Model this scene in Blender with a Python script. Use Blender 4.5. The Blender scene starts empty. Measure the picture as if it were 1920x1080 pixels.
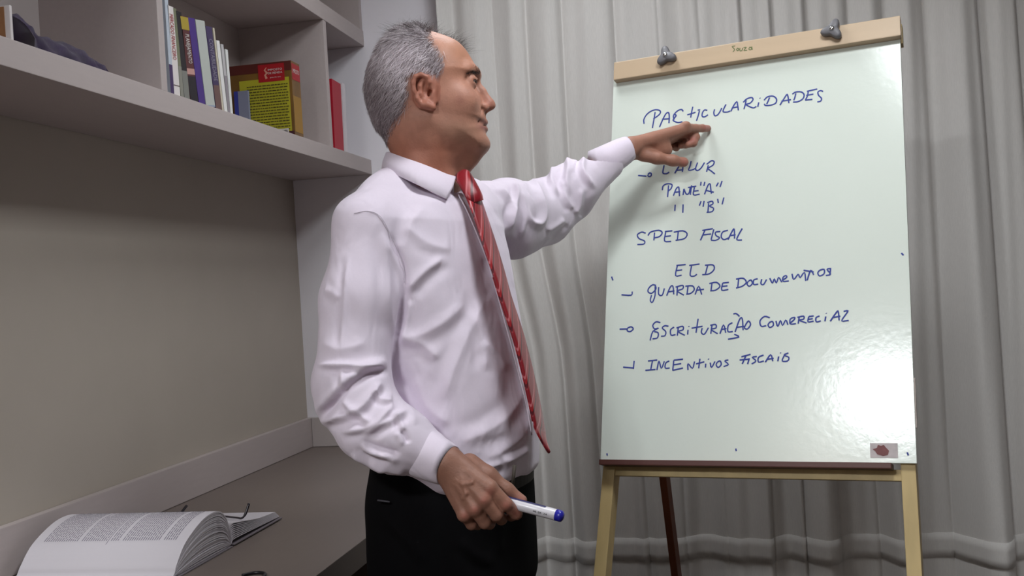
import bpy, bmesh, math, random
import numpy as np
from mathutils import Vector, Matrix
random.seed(4); rng = np.random.default_rng(4)
SC = bpy.context.scene; COL = SC.collection

# ------------------------------------------------------------------ camera
F = 1975.0
CAM = np.array([1.3526, 0.0, 1.24])
_roll = math.atan(.061); _yaw = math.atan2(377*math.cos(_roll), F); _pitch = -math.atan(2/F)
FW = np.array([-math.sin(_yaw)*math.cos(_pitch), math.cos(_yaw)*math.cos(_pitch), math.sin(_pitch)])
_rt = np.array([math.cos(_yaw), math.sin(_yaw), 0]); _up = np.cross(_rt, FW)
_c, _s = math.cos(_roll), math.sin(_roll)
RR = _c*_rt - _s*_up; UU = _s*_rt + _c*_up
cd = bpy.data.cameras.new('camera'); cam = bpy.data.objects.new('camera', cd); COL.objects.link(cam)
cd.sensor_width = 36; cd.lens = 36*F/1920; cd.clip_start = .05
cam.matrix_world = Matrix(((RR[0], UU[0], -FW[0], CAM[0]), (RR[1], UU[1], -FW[1], CAM[1]), (RR[2], UU[2], -FW[2], CAM[2]), (0, 0, 0, 1)))
SC.camera = cam

# ------------------------------------------------------------------ world, exposure, lamps
w = bpy.data.worlds.new('world'); SC.world = w; w.use_nodes = True
w.node_tree.nodes['Background'].inputs[0].default_value = (.5, .5, .52, 1); w.node_tree.nodes['Background'].inputs[1].default_value = .2
SC.view_settings.view_transform = 'Standard'; SC.view_settings.look = 'None'
SC.view_settings.exposure = 0.0; SC.view_settings.gamma = 1; SC.view_settings.use_curve_mapping = False
LAMPS = [(0.38, -1.02, 74.0, .42), (1.60, 1.45, 17.0, .42), (1.0, 2.45, 5.5, .42)]     # x, y on the ceiling, watts, size
LAMP_COL = (.955, 1.0, 1.03)
for _i, (_x, _y, _p, _z) in enumerate(LAMPS):
    _l = bpy.data.lights.new('ceiling_lamp_light', 'AREA'); _l.energy = _p; _l.shape = 'SQUARE'; _l.size = _z; _l.color = LAMP_COL
    _o = bpy.data.objects.new('ceiling_lamp_light', _l); COL.objects.link(_o); _o.location = (_x, _y, 2.578)
ROOM = (0, 3.7, -2.3, 3.32, 2.6)

# ------------------------------------------------------------------ helpers
def srgb(r, g, b):
    f = lambda c: (c/255/12.92) if c/255 <= .04045 else ((c/255+.055)/1.055)**2.4
    return (f(r), f(g), f(b), 1)
def ray(x, y): return (x-960)/F*RR + (540-y)/F*UU + FW
def P(x, y, d): return CAM + d*ray(x, y)
def on_plane(x, y, p0, n): r = ray(x, y); return CAM + ((np.array(p0)-CAM)@n)/(r@n)*r
def on_z(x, y, z): return on_plane(x, y, (0, 0, z), np.array([0, 0, 1.]))
def on_x(x, y, X): return on_plane(x, y, (X, 0, 0), np.array([1., 0, 0]))
def on_y(x, y, Y): return on_plane(x, y, (0, Y, 0), np.array([0, 1., 0]))
def C(x, y, d): return np.array([(x-960)*d/F, (540-y)*d/F, d])       # measuring frame: right, up, depth (metres)
def to_world(v): v = np.asarray(v); return CAM + v[..., 0:1]*RR + v[..., 1:2]*UU + v[..., 2:3]*FW
def to_c(wp): d = np.asarray(wp)-CAM; return np.array([d@RR, d@UU, d@FW])

MATS = {}
def mat(name, col, rough=.6, spec=.4, bump=None, var=None, metal=0, trans=0, coat=0, sheen=0, sss=0, attr=None, emit=None):
    """col sRGB tuple; bump=(scale,strength,dist); var=(scale,amount,stretch xyz)"""
    if name in MATS: return MATS[name]
    m = bpy.data.materials.new(name); m.use_nodes = True; nt = m.node_tree; b = nt.nodes['Principled BSDF']
    I = b.inputs; c = srgb(*col)
    I['Base Color'].default_value = c; I['Roughness'].default_value = rough; I['Specular IOR Level'].default_value = spec
    I['Metallic'].default_value = metal; I['Transmission Weight'].default_value = trans; I['Coat Weight'].default_value = coat
    I['Sheen Weight'].default_value = sheen
    if sss: I['Subsurface Weight'].default_value = sss; I['Subsurface Radius'].default_value = (.012, .005, .003); I['Subsurface Scale'].default_value = .5
    tc = nt.nodes.new('ShaderNodeTexCoord')
    def noise(scale, stretch=(1, 1, 1), detail=3):
        mp = nt.nodes.new('ShaderNodeMapping'); mp.inputs['Scale'].default_value = stretch
        nt.links.new(tc.outputs['Object'], mp.inputs[0])
        n = nt.nodes.new('ShaderNodeTexNoise'); n.inputs['Scale'].default_value = scale; n.inputs['Detail'].default_value = detail
        nt.links.new(mp.outputs[0], n.inputs[0]); return n
    src = None
    if attr:
        a = nt.nodes.new('ShaderNodeAttribute'); a.attribute_name = attr; src = a.outputs['Color']
    if var:
        n = noise(var[0], var[2] if len(var) > 2 else (1, 1, 1))
        mr = nt.nodes.new('ShaderNodeMapRange'); mr.inputs[1].default_value = .3; mr.inputs[2].default_value = .7
        mr.inputs[3].default_value = 1-var[1]; mr.inputs[4].default_value = 1+var[1]; nt.links.new(n.outputs[0], mr.inputs[0])
        mx = nt.nodes.new('ShaderNodeVectorMath'); mx.operation = 'SCALE'
        if src: nt.links.new(src, mx.inputs[0])
        else: mx.inputs[0].default_value = c[:3]
        nt.links.new(mr.outputs[0], mx.inputs['Scale']); src = mx.outputs[0]
    if src: nt.links.new(src, I['Base Color'])
    if bump:
        n = noise(bump[0], bump[3] if len(bump) > 3 else (1, 1, 1), 4)
        bp = nt.nodes.new('ShaderNodeBump'); bp.inputs['Strength'].default_value = bump[1]; bp.inputs['Distance'].default_value = bump[2]
        nt.links.new(n.outputs[0], bp.inputs['Height']); nt.links.new(bp.outputs[0], I['Normal'])
    if emit: I['Emission Color'].default_value = (*emit[0], 1); I['Emission Strength'].default_value = emit[1]
    MATS[name] = m; return m

def link(name, me, m=None, parent=None, smooth=False):
    o = bpy.data.objects.new(name, me); COL.objects.link(o)
    if m: me.materials.append(m)
    if parent is not None: o.parent = parent; o.matrix_parent_inverse = parent.matrix_world.inverted()
    if smooth: me.shade_smooth()
    return o
def mesh(name, vs, fs, m=None, parent=None, smooth=False):
    me = bpy.data.meshes.new(name); me.from_pydata([tuple(map(float, v)) for v in vs], [], [tuple(f) for f in fs]); me.update()
    return link(name, me, m, parent, smooth)
def from_bm(name, bm, m=None, parent=None, smooth=False):
    bmesh.ops.recalc_face_normals(bm, faces=bm.faces)
    me = bpy.data.meshes.new(name); bm.to_mesh(me); bm.free(); return link(name, me, m, parent, smooth)
def tag(o, label=None, cat=None, group=None, kind=None):
    if label: o['label'] = label
    if cat: o['category'] = cat
    if group: o['group'] = group
    if kind: o['kind'] = kind
    return o
def empty(name, loc):
    o = bpy.data.objects.new(name, None); COL.objects.link(o); o.location = [float(c) for c in loc]; o.empty_display_size = .05
    o.matrix_world = Matrix.Translation(o.location); return o
def bm_box(bm, c, s, rot=None, bev=0):
    """box centred c, size s; rot = 3x3 columns"""
    c = np.array(c, float); R = np.eye(3) if rot is None else np.array(rot)
    vs = [bm.verts.new(tuple(c + R@(np.array([sx, sy, sz])*np.array(s)/2))) for sx in (-1, 1) for sy in (-1, 1) for sz in (-1, 1)]
    fs = [bm.faces.new([vs[i] for i in q]) for q in ((0, 1, 3, 2), (4, 6, 7, 5), (0, 4, 5, 1), (2, 3, 7, 6), (0, 2, 6, 4), (1, 5, 7, 3))]
    if bev:
        es = list({e for f in fs for e in f.edges}); bmesh.ops.bevel(bm, geom=es, offset=bev, segments=2, affect='EDGES', profile=.7)
def box(name, c, s, m, parent=None, rot=None, bev=.0015):
    bm = bmesh.new(); bm_box(bm, c, s, rot, bev); return from_bm(name, bm, m, parent)
def frame_from(ax):
    a = np.array(ax, float); a /= np.linalg.norm(a); h = np.array([0, 0, 1.]) if abs(a[2]) < .9 else np.array([1., 0, 0])
    u = np.cross(h, a); u /= np.linalg.norm(u); return u, np.cross(a, u), a
def tube_geo(pts, rads, n=10, cap=True, flat=None):
    """swept tube through pts; rads scalar/list; flat=(direction, factor) squashes sections"""
    pts = [np.array(p, float) for p in pts]; k = len(pts)
    if not hasattr(rads, '__len__'): rads = [rads]*k
    vs, fs = [], []; prev = None
    for i, p in enumerate(pts):
        t = pts[min(i+1, k-1)]-pts[max(i-1, 0)]; t = t/np.linalg.norm(t)
        if prev is None: u, v, _ = frame_from(t)
        else: u = prev - (prev@t)*t; u /= np.linalg.norm(u); v = np.cross(t, u)
        prev = u
        for j in range(n):
            a = 2*math.pi*j/n; o = rads[i]*(math.cos(a)*u+math.sin(a)*v)
            if flat is not None: o = o - (1-flat[1])*(o@flat[0])*flat[0]
            vs.append(p+o)
    for i in range(k-1):
        for j in range(n): fs.append((i*n+j, i*n+(j+1) % n, (i+1)*n+(j+1) % n, (i+1)*n+j))
    if cap: fs.append(tuple(range(n))[::-1]); fs.append(tuple(range((k-1)*n, k*n)))
    return vs, fs
def tube(name, pts, rads, m, parent=None, n=10, flat=None, cap=True): return mesh(name, *tube_geo(pts, rads, n, cap, flat), m, parent, True)
def join_geo(parts):
    V, Fc = [], []
    for v, f in parts:
        k = len(V); V += list(v); Fc += [tuple(i+k for i in q) for q in f]
    return V, Fc
def smoothcurve(pts, n=8):
    """Catmull-Rom"""
    pts = [np.array(p, float) for p in pts]; q = [2*pts[0]-pts[1]]+pts+[2*pts[-1]-pts[-2]]; out = []
    for i in range(1, len(q)-2):
        for s in range(n):
            t = s/n; out.append(.5*((2*q[i])+(-q[i-1]+q[i+1])*t+(2*q[i-1]-5*q[i]+4*q[i+1]-q[i+2])*t*t+(-q[i-1]+3*q[i]-3*q[i+1]+q[i+2])*t**3))
    out.append(pts[-1]); return out

# ------------------------------------------------------------------ materials
m_wallback = mat('wall_paint', (240, 236, 242), .8, .2, bump=(60, .15, .002))
m_wallleft = mat('panel_taupe', (178, 168, 157), .65, .25, var=(6, .02), bump=(300, .1, .0005))
m_lam = mat('laminate', (184, 172, 170), .5, .35, var=(120, .02, (1, .1, 1)), bump=(400, .12, .0004))
m_lamedge = mat('laminate_edge', (190, 180, 178), .5, .35, bump=(400, .12, .0004))
m_desk = mat('laminate_desk', (116, 104, 98), .42, .4, var=(90, .02, (1, .1, 1)))
m_floor = mat('floor_wood', (66, 54, 46), .5, .4, var=(5, .2, (6, 1, 1)))
m_ceil = mat('ceiling_paint', (232, 230, 230), .9, .2)
m_wallfar = mat('far_wall_paint', (128, 122, 118), .85, .2)
m_dark = mat('dark_brown', (60, 52, 48), .8, .2)  # plain dark brown of the curtain rod, desk rail and screws

# ------------------------------------------------------------------ setting
X0, X1, Y0, Y1, ZC = ROOM; T = .1
def struct(name, c, s, m): return tag(box(name, c, s, m, bev=0), kind='structure')
struct('floor', ((X0+X1)/2, (Y0+Y1)/2, -T/2), (X1-X0+2*T, Y1-Y0+2*T, T), m_floor)
struct('ceiling', ((X0+X1)/2, (Y0+Y1)/2, ZC+T/2), (X1-X0+2*T, Y1-Y0+2*T, T), m_ceil)
struct('wall_left', (-T/2, (Y0+Y1)/2, ZC/2), (T, Y1-Y0, ZC), m_wallleft)
struct('wall_back', ((X0+X1)/2, Y1+T/2, ZC/2), (X1-X0+2*T, T, ZC), m_wallback)
struct('wall_right', (X1+T/2, (Y0+Y1)/2, ZC/2), (T, Y1-Y0, ZC), m_wallfar)
struct('wall_front', ((X0+X1)/2, Y0-T/2, ZC/2), (X1-X0+2*T, T, ZC), m_wallfar)
struct('baseboard_back', (2.1, Y1-.006, .04), (3.1, .012, .08), m_ceil)

for i, (lx, ly, st, sz) in enumerate(LAMPS):
    L = tag(empty('ceiling_light', (lx, ly, ZC)), ['square ceiling panel light behind and left of the camera', 'square ceiling panel light over the space in front of the easel', 'square ceiling panel light above the standing man, near the curtain'][i], 'light')
    bm = bmesh.new()
    for sx, sy, a, b in ((-1, 0, .02, sz+.04), (1, 0, .02, sz+.04), (0, -1, sz, .02), (0, 1, sz, .02)):
        bm_box(bm, (lx+sx*(sz/2+.01), ly+sy*(sz/2+.01), ZC-.015), (a, b, .03))
    from_bm('frame', bm, m_ceil, L)
    box('diffuser', (lx, ly, ZC-.012), (sz, sz, .012), mat('lamp_diffuser_%d' % i, (240, 240, 240), .5, emit=(LAMP_COL, 4.0)), L, bev=0)

# ------------------------------------------------------------------ curtain
def curtain():
    root = tag(empty('curtain', (.64, 3.2, 0)), 'floor-length pale grey pleated curtain hanging behind the whiteboard easel', 'curtain')
    m1 = mat('curtain_linen', (214, 210, 207), .85, .15, var=(900, .05, (1, 1, .05)), bump=(700, .3, .0006, (1, 1, .15)), sheen=.2)
    m2 = mat('curtain_lining', (188, 178, 166), .85, .15, var=(900, .06, (1, 1, .03)), bump=(500, .3, .0006, (1, 1, .1)))
    def fold(xs, z, seed, amp, per):
        # lobes towards the room with narrow creases between them; they widen and deepen towards the floor
        wx = xs + .020*np.sin(xs*7+seed) + .010*np.sin(xs*19+2*seed)
        ph = math.pi*wx/per; dn = np.clip((2.5-z)/2.1, 0, 1)*(seed == 1); var_ = .65+.35*np.sin(xs*11+seed*3)
        t = (ph/math.pi) % 1.0; saw = t**1.1*(1-np.clip((t-.86)/.14, 0, 1)**2); lob = (.62*saw+.38*np.abs(np.sin(ph))**.6)*1.25
        y = -amp*lob*var_ - .35*amp*np.sin(2*ph+1.3)*np.sin(xs*5+seed) - (.020+.045*np.clip((xs-1.2)/1., 0, 1))*dn**2*(1+np.sin(math.pi*wx/(per*1.02)+.8))
        y += .003*np.sin(xs*70+z*2.3+seed)+.002*np.sin(xs*131-z*3)
        return y
    def sheet(name, z0, z1, ybase, seed, amp, per, m, n=900, nz=26, th=.0, xa=.637, xb=3.6):
        xs = np.linspace(xa, xb, n); vs = []; fs = []
        for z in np.linspace(z0, z1, nz):
            y = ybase+fold(xs, z, seed, amp, per); 
            e_ = min(max((z-.95)/.5, 0), 1); dx = .004*np.sin(z*2.3+xs*8) - .084*e_*e_*(3-2*e_)*np.clip(1-(xs-.637)/.6, 0, 1)
            vs += list(zip(xs+dx, y, np.full(n, z)))
        for i in range(nz-1):
            for j in range(n-1): fs.append((i*n+j, i*n+j+1, (i+1)*n+j+1, (i+1)*n+j))
        o = mesh(name, vs, fs, m, root, True)
        md = o.modifiers.new('t', 'SOLIDIFY'); md.thickness = .0015+th; md.offset = 0
        return o
    sheet('drape', .02, 2.56, 3.245, 1, .040, .112, m1)
    sheet('hem_band', .385, .455, 3.2435, 1, .040, .112, m1, nz=4, th=.003)
    tube('curtain_rod', [(.56, 3.2, 2.572), (3.65, 3.2, 2.572)], .012, m_dark, root)
curtain()

# ------------------------------------------------------------------ wall shelf unit
SD = .276
def shelves():
    root = tag(empty('wall_shelf_unit', (0, 2.2, 1.64)), 'long grey laminate wall shelf unit with open compartments above the desk', 'shelf')
    y0 = .55; yl = Y1-.001; yc = (y0+yl)/2; L = yl-y0
    box('shelf_board', (SD/2+.0005, yc, 1.661), (SD-.001, L, .047), m_lam, root).__setitem__('label', 'thick lower shelf board carrying the books')
    box('shelf_board', (SD/2+.0005, yc, 2.084), (SD-.001, L, .05), m_lam, root).__setitem__('label', 'upper shelf board')
    box('shelf_board', (SD/2+.0005, yc, 2.50), (SD-.001, L, .05), m_lam, root).__setitem__('label', 'top board')
    for y in (1.03, 1.994, 2.96):
        box('divider', (SD/2+.0005, y, (1.685+2.059)/2), (SD-.004, .024, 2.059-1.685), m_lam, root)
    for y in (1.5, 2.45, yl-.015):
        box('divider', (SD/2+.0005, y, (2.109+2.475)/2), (SD-.004, .024, 2.475-2.109), m_lam, root)
    # back panels in the closed compartments
    for ya, yb in ((1.042, 1.982), (2.006, 2.948)):
        box('back_panel', (.004, (ya+yb)/2, 1.872), (.006, yb-ya, .373), m_lamedge, root, bev=0)
shelves()

# ------------------------------------------------------------------ desk
DH, DW = .75, .632
def desk():
    root = tag(empty('desk', (0, 2, 0)), 'long built-in grey laminate desk with raised back rim along the left wall', 'desk')
    yl = Y1-.001; y0 = .7
    box('desk_top', (DW/2+.0005, (y0+yl)/2, DH-.025), (DW-.001, yl-y0, .05), m_desk, root, bev=.0015)
    box('upstand', (.0105, (y0+yl)/2, DH+.049), (.019, yl-y0, .096), m_lam, root)
    box('upstand', ((.021+.60)/2, yl-.010, DH+.049), (.60-.021, .019, .096), m_lamedge, root)
    box('side_panel', (DW/2-.02, yl-.02, .35), (DW-.05, .025, .698), m_desk, root)
    box('side_panel', (DW/2-.02, y0+.02, .35), (DW-.05, .025, .698), m_desk, root)
    box('support_rail', (.02, (y0+yl)/2, .66), (.025, yl-y0-.08, .08), m_dark, root)
desk()

# ------------------------------------------------------------------ lettering helper
def text_mesh(name, body, origin, ux, uy, height, m, parent, width=None, squeeze=1.0, off=.0004):
    cu = bpy.data.curves.new(name, 'FONT'); cu.body = body; cu.size = 1; cu.align_x = 'CENTER'; cu.align_y = 'CENTER'; cu.resolution_u = 2
    to = bpy.data.objects.new(name, cu); COL.objects.link(to); bpy.context.view_layer.update()
    me = bpy.data.meshes.new_from_object(to.evaluated_get(bpy.context.evaluated_depsgraph_get())); bpy.data.objects.remove(to)
    ux = np.array(ux, float); uy = np.array(uy, float); n = np.cross(ux, uy)
    vs = np.array([v.co[:] for v in me.vertices]); cx = (vs[:, 0].min()+vs[:, 0].max())/2; cy = (vs[:, 1].min()+vs[:, 1].max())/2
    s = height/(vs[:, 1].max()-vs[:, 1].min()); sx = s*squeeze
    if width: sx = width/(vs[:, 0].max()-vs[:, 0].min())
    for v, c in zip(me.vertices, vs): v.co = Vector(np.array(origin)+(c[0]-cx)*sx*ux+(c[1]-cy)*s*uy+n*off)
    me.update(); return link(name, me, m, parent)
def flat_quads(name, rects, o, ux, uy, m, parent, off=.0004):
    """rects (u0,v0,u1,v1) in the plane o + u ux + v uy"""
    o = np.array(o, float); ux = np.array(ux, float); uy = np.array(uy, float); n = np.cross(ux, uy)*off; vs = []; fs = []
    for a, b, c, d in rects:
        k = len(vs); vs += [o+u*ux+v*uy+n for u, v in ((a, b), (c, b), (c, d), (a, d))]; fs.append((k, k+1, k+2, k+3))
    return mesh(name, vs, fs, m, parent)
white_ink = mat('ink_white', (225, 222, 218), .5); black_ink = mat('ink_black', (38, 34, 36), .5); red_ink = mat('ink_red', (165, 40, 45), .5)
m_paper = mat('page_paper', (214, 208, 198), .8, .2, bump=(400, .2, .0004, (1, 1, .1)))

# ------------------------------------------------------------------ books on the shelf
SZ = 1.6848
def spine_book(label, pxb, pxt, pyt, col, depth=.16, rough=.45, bands=(), text=None, front=.262, tz=None, group='books with spines to the room on the lower shelf'):
    """pxb/pxt = left/right image x of the spine at its foot and head; pyt = image y of its head"""
    pyf = 65+.337*((pxb[0]+pxb[1])/2)
    ya, yb = on_x(pxb[0], pyf, front)[1], on_x(pxb[1], pyf, front)[1]
    tl, tr = on_x(pxt[0], pyt, front), on_x(pxt[1], pyt, front); z1 = tz or (tl[2]+tr[2])/2; yta, ytb = tl[1], tr[1]
    th = (yb-ya)*.96; lean = ((yta+ytb)-(ya+yb))/2
    h = min(z1, 2.055)-SZ; 
    o = tag(empty('book', (front, (ya+yb)/2, SZ)), label, 'book', group)
    ang = math.atan2(lean, h); ey = np.array([0, math.cos(ang), -math.sin(ang)]); ez = np.array([0, math.sin(ang), math.cos(ang)])
    lift = abs(math.sin(ang))*th/2
    base = np.array([front, (ya+yb)/2, SZ+.0005+lift]); R = np.array([[1, 0, 0], ey, ez]).T
    m = mat('cover_%02x%02x%02x' % col, col, rough, .4)
    c = base + ez*h/2 + np.array([-depth/2, 0, 0])
    bm = bmesh.new(); t = .0016
    bm_box(bm, c+ey*(th/2-t/2), (depth, t, h), R, .0004); bm_box(bm, c-ey*(th/2-t/2), (depth, t, h), R, .0004)
    bm_box(bm, c+np.array([depth/2-t/2, 0, 0]), (t, th-2*t+.0008, h), R, .0004)
    from_bm('cover', bm, m, o)
    box('pages', c-np.array([.003, 0, 0]), (depth-.008, th-2*t-.0004, h-.006), m_paper, o, R, 0)
    so = base+np.array([.0001, 0, 0])
    for (v0, v1, bc) in bands:
        flat_quads('spine_print', [(-th/2*.98, v0*h, th/2*.98, v1*h)], so, ey, ez, mat('print_%02x%02x%02x' % bc, bc, .5), o, .0003)
    if text:
        s, vmid, wd, ink = text
        text_mesh('spine_lettering', s, so+ez*h*vmid, -ez, ey, th*.62, ink, o, width=wd*h, off=.0008)
    return o
sb = spine_book
sb('pale blue thin book, first in the row beside the compartment wall', (320, 326.5), (308, 314), -14, (188, 196, 208), bands=[(0, .3, (70, 50, 95))])
sb('white magazine spine lettered in red, second in the shelf row', (327, 338.4), (314.5, 324), 12, (226, 218, 216), text=('MERCADO FINANCEIRO', .66, .5, red_ink), bands=[(.12, .13, (90, 70, 70))])
sb('slim olive green book between the red-lettered spine and a black one', (339, 345), (324.5, 330), 16, (120, 122, 96), bands=[(0, .36, (140, 138, 128))])
sb('black slim book with grey foot on the lower shelf', (345.5, 356), (331, 338), 22, (34, 28, 34), bands=[(0, .33, (128, 128, 122))])
sb('maroon book with yellow head and pink band across its spine', (357, 372), (339, 350.5), 31, (92, 44, 46), bands=[(0, .3, (34, 28, 38)), (.32, .39, (196, 150, 142)), (.84, .99, (172, 150, 52))], text=('PLANEJAMENTO', .62, .34, white_ink))
sb('thick violet book standing beside a thick pale one', (373, 385.6), (352, 365), 34, (72, 44, 128))
sb('thick pale grey-green book, widest spine of the row', (386.5, 404), (366.5, 383), 39, (186, 190, 184), bands=[(0, .02, (150, 160, 180))])
sb('dark purple book with brown foot', (405, 416.5), (385.5, 397), 50, (66, 52, 92), bands=[(0, .3, (112, 84, 80))], text=('CONTABILIDADE', .6, .5, mat('ink_grey', (150, 145, 160))))
sb('narrow cream book squeezed beside the dark purple one', (417, 420), (398.5, 402.5), 52, (206, 196, 176))
sb('glossy bright white slim book in the falling row', (421, 427), (405, 412), 76, (232, 230, 228), rough=.15)
sb('pale grey slim book after the glossy white one', (427.5, 432), (413, 420), 83, (190, 186, 188), bands=[(.0, .55, (150, 142, 148))])
sb('short white book, last before the yellow cover', (432.5, 437), (421.5, 428), 93, (222, 222, 220))
sb('thick bright red book standing beyond the divider near the wall', (628, 645), (620.5, 640), 153.5, (178, 24, 46), depth=.17, front=.26, group='books in the end compartment')
sb('thin white book behind the red book at the shelf end', (646.5, 652), (641.5, 646.5), 157, (222, 214, 218), depth=.17, front=.256, group='books in the end compartment')

def yellow_book():
    o = tag(empty('book', (.25, 2.775, SZ)), 'thick yellow and red book facing out with its back cover full of text', 'book')
    a = math.radians(2); ux = np.array([math.cos(a), math.sin(a)*.2, 0]); ux /= np.linalg.norm(ux); ey = np.cross((0, 0, 1.), ux); ez = np.array([0, 0, 1.])
    R = np.array([ux, ey, ez]).T; W, TH, H = .185, .062, .2165
    fl = np.array([.062, 2.748, SZ+.0005])          # front lower left
    c = fl+ux*W/2+ey*TH/2+ez*H/2
    mc = mat('cover_yellow_book', (118, 84, 34), .35, .4, var=(14, .3, (1, 1, .4)))
    bm = bmesh.new(); t = .0018
    for s in (-1, 1): bm_box(bm, c+ey*s*(TH/2-t/2), (W, t, H), R, .0006)
    bm_box(bm, c+ux*(W/2-t/2), (t, TH-2*t+.001, H), R, .0006); from_bm('cover', bm, mc, o)
    box('pages', c-ux*.003, (W-.008, TH-2*t-.0004, H-.006), m_paper, o, R, 0)
    fz = lambda rs, name, col: flat_quads(name, rs, fl-ey*.0, ux, ez, mat('print_'+name+'%02x%02x%02x' % col, col, .4), o, .0005)
    fz([(.03, .012, W-.008, .172)], 'yellow_panel', (178, 172, 42))
    fz([(0, .190, W, .2160)], 'head_band', (88, 34, 28))
    fl2 = fl-ey*.0004
    flat_quads('title_block', [(.088, .163, .165, .2115)], fl2, ux, ez, mat('print_red', (168, 26, 34), .4), o, .0005)
    flat_quads('foot_band', [(.03, 0, W-.001, .022)], fl2, ux, ez, mat('print_maroon', (70, 30, 40), .4), o, .0005)
    for s, v in (('IMPOSTO', .1955), ('DE RENDA', .1865)): text_mesh('title_lettering', s, fl2+ux*.138+ez*v-ey*.0006, ux, ez, .0055, white_ink, o, width=.042)
    text_mesh('title_lettering', 'guia do ano', fl2+ux*.138+ez*.174-ey*.0006, ux, ez, .004, white_ink, o, width=.032)
    vs, fs = tube_geo([fl2+ux*u+ez*v-ey*.0006 for u, v in ((.112, .172), (.108, .182), (.114, .188), (.107, .196), (.113, .203))], [.004, .003, .004, .0025, .001], 6, True, (ey, .06))
    mesh('emblem', vs, fs, mat('ink_pale_red', (212, 150, 130)), o)
    r = []
    for i in range(17):
        v = .152-i*.0078; u = .052
        while u < W-.016:
            l = random.uniform(.004, .012); r.append((u, v, min(u+l, W-.012), v+.0026)); u += l+.0018
    flat_quads('text_lines', r, fl2, ux, ez, mat('ink_dark_olive', (70, 62, 24)), o, .0008)
    flat_quads('barcode_label', [(.128, .001, .168, .030)], fl2, ux, ez, mat('print_white', (218, 212, 208)), o, .0009)
    flat_quads('barcode', [(.131+i*.0022, .012, .131+i*.0022+random.choice((.0007, .0013)), .026) for i in range(16)], fl2, ux, ez, black_ink, o, .0013)
    # spine prints
    so = fl+ux*W
    flat_quads('spine_print', [(.002, .02, TH-.002, .12)], so, ey, ez, mat('print_ochre', (160, 118, 36), .4), o, .0005)
    flat_quads('spine_print', [(.002, .165, TH-.002, .21)], so, ey, ez, mat('print_red', (168, 26, 34), .4), o, .0005)
    text_mesh('spine_lettering', 'IMPOSTO', so+ey*TH/2+ez*.19, ey, ez, .012, white_ink, o, width=.045, off=.001)
yellow_book()
def booklet():
    o = tag(empty('booklet', (.15, 2.735, SZ)), 'grey-blue booklet propped in front of the yellow book', 'book')
    R = np.eye(3); c = np.array([.1, 2.7415, SZ+.072])
    box('cover', c, (.042, .009, .143), mat('cover_greyblue', (132, 136, 158), .5), o, R, .0008)
    flat_quads('spine_stripe', [(.0, .0, .012, .143)], c+np.array([-.0205, -.0046, -.0715]), (1, 0, 0), (0, 0, 1), mat('print_blue', (54, 62, 150)), o, .0004)
    text_mesh('lettering', 'AGENDA', c+np.array([-.0145, -.0052, -.02]), (0, 0, 1), (-1, 0, 0), .006, white_ink, o, width=.05, off=.0004)
booklet()
def orange_book():
    p0 = on_x(597, 2, .262); y = p0[1]
    o = tag(empty('book', (.2, y, 2.11)), 'orange-brown book on the upper shelf, only its foot in view', 'book')
    y = 2.76
    box('cover', (.17, y, 2.22), (.18, .03, .219), mat('cover_orange', (170, 92, 48), .5), o)
    box('cover_band', (.2605, y, 2.15), (.001, .028, .03), mat('print_cream', (206, 180, 140)), o, bev=0)
orange_book()

def framed_card():
    o = tag(empty('picture_frame', (.22, 1.5, SZ)), 'small white-edged frame with orange-brown picture standing at the left of the shelf', 'picture frame')
    # stands across the shelf, its picture turned to the room's left end
    y = on_x(25, 60, .262)[1]
    c = np.array([.175, y, SZ+.031]); box('frame', c, (.17, .006, .062), mat('frame_white', (214, 206, 206), .5), o)
    box('picture', c-np.array([.004, .0036, 0]), (.158, .001, .058), mat('picture_print', (150, 104, 66), .5, var=(18, .25)), o, bev=0)
framed_card()
def cloth_cap():
    prof = [(20, 24), (28, 30), (34, 42.6), (46, 55.5), (63, 66), (80, 70), (96, 75), (113, 80), (130, 87), (142.6, 96), (150, 106.5), (158, 109), (167, 117)]
    st = [on_x(a, b, .205) for a, b in prof]; st = smoothcurve(st, 3); vs, fs = [], []; n = 14
    for i, p in enumerate(st):
        h = max(p[2]-SZ, .002); wd = min(.055, .02+h*1.1)
        for j in range(n):
            a = math.pi*j/(n-1); r = 1+.06*math.sin(5*a+i*.7)+.03*math.sin(9*a-i)
            vs.append((.19+wd*math.cos(a)*r, p[1], SZ+.0006+h*math.sin(a)**.8*(r if 0 < j < n-1 else 0)))
    for i in range(len(st)-1):
        for j in range(n-1): fs.append((i*n+j, i*n+j+1, (i+1)*n+j+1, (i+1)*n+j))
        fs.append((i*n, (i+1)*n, (i+1)*n+n-1, i*n+n-1))
    fs += [tuple(range(n)), tuple(range((len(st)-1)*n, len(st)*n))[::-1]]
    o = tag(mesh('cloth_cap', vs, fs, mat('velvet_purple', (46, 30, 62), .8, .2, var=(40, .25), sheen=.3), None, True), 'dark purple cloth cap lying on the shelf beside the white-edged frame', 'cap')
cloth_cap()

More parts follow.
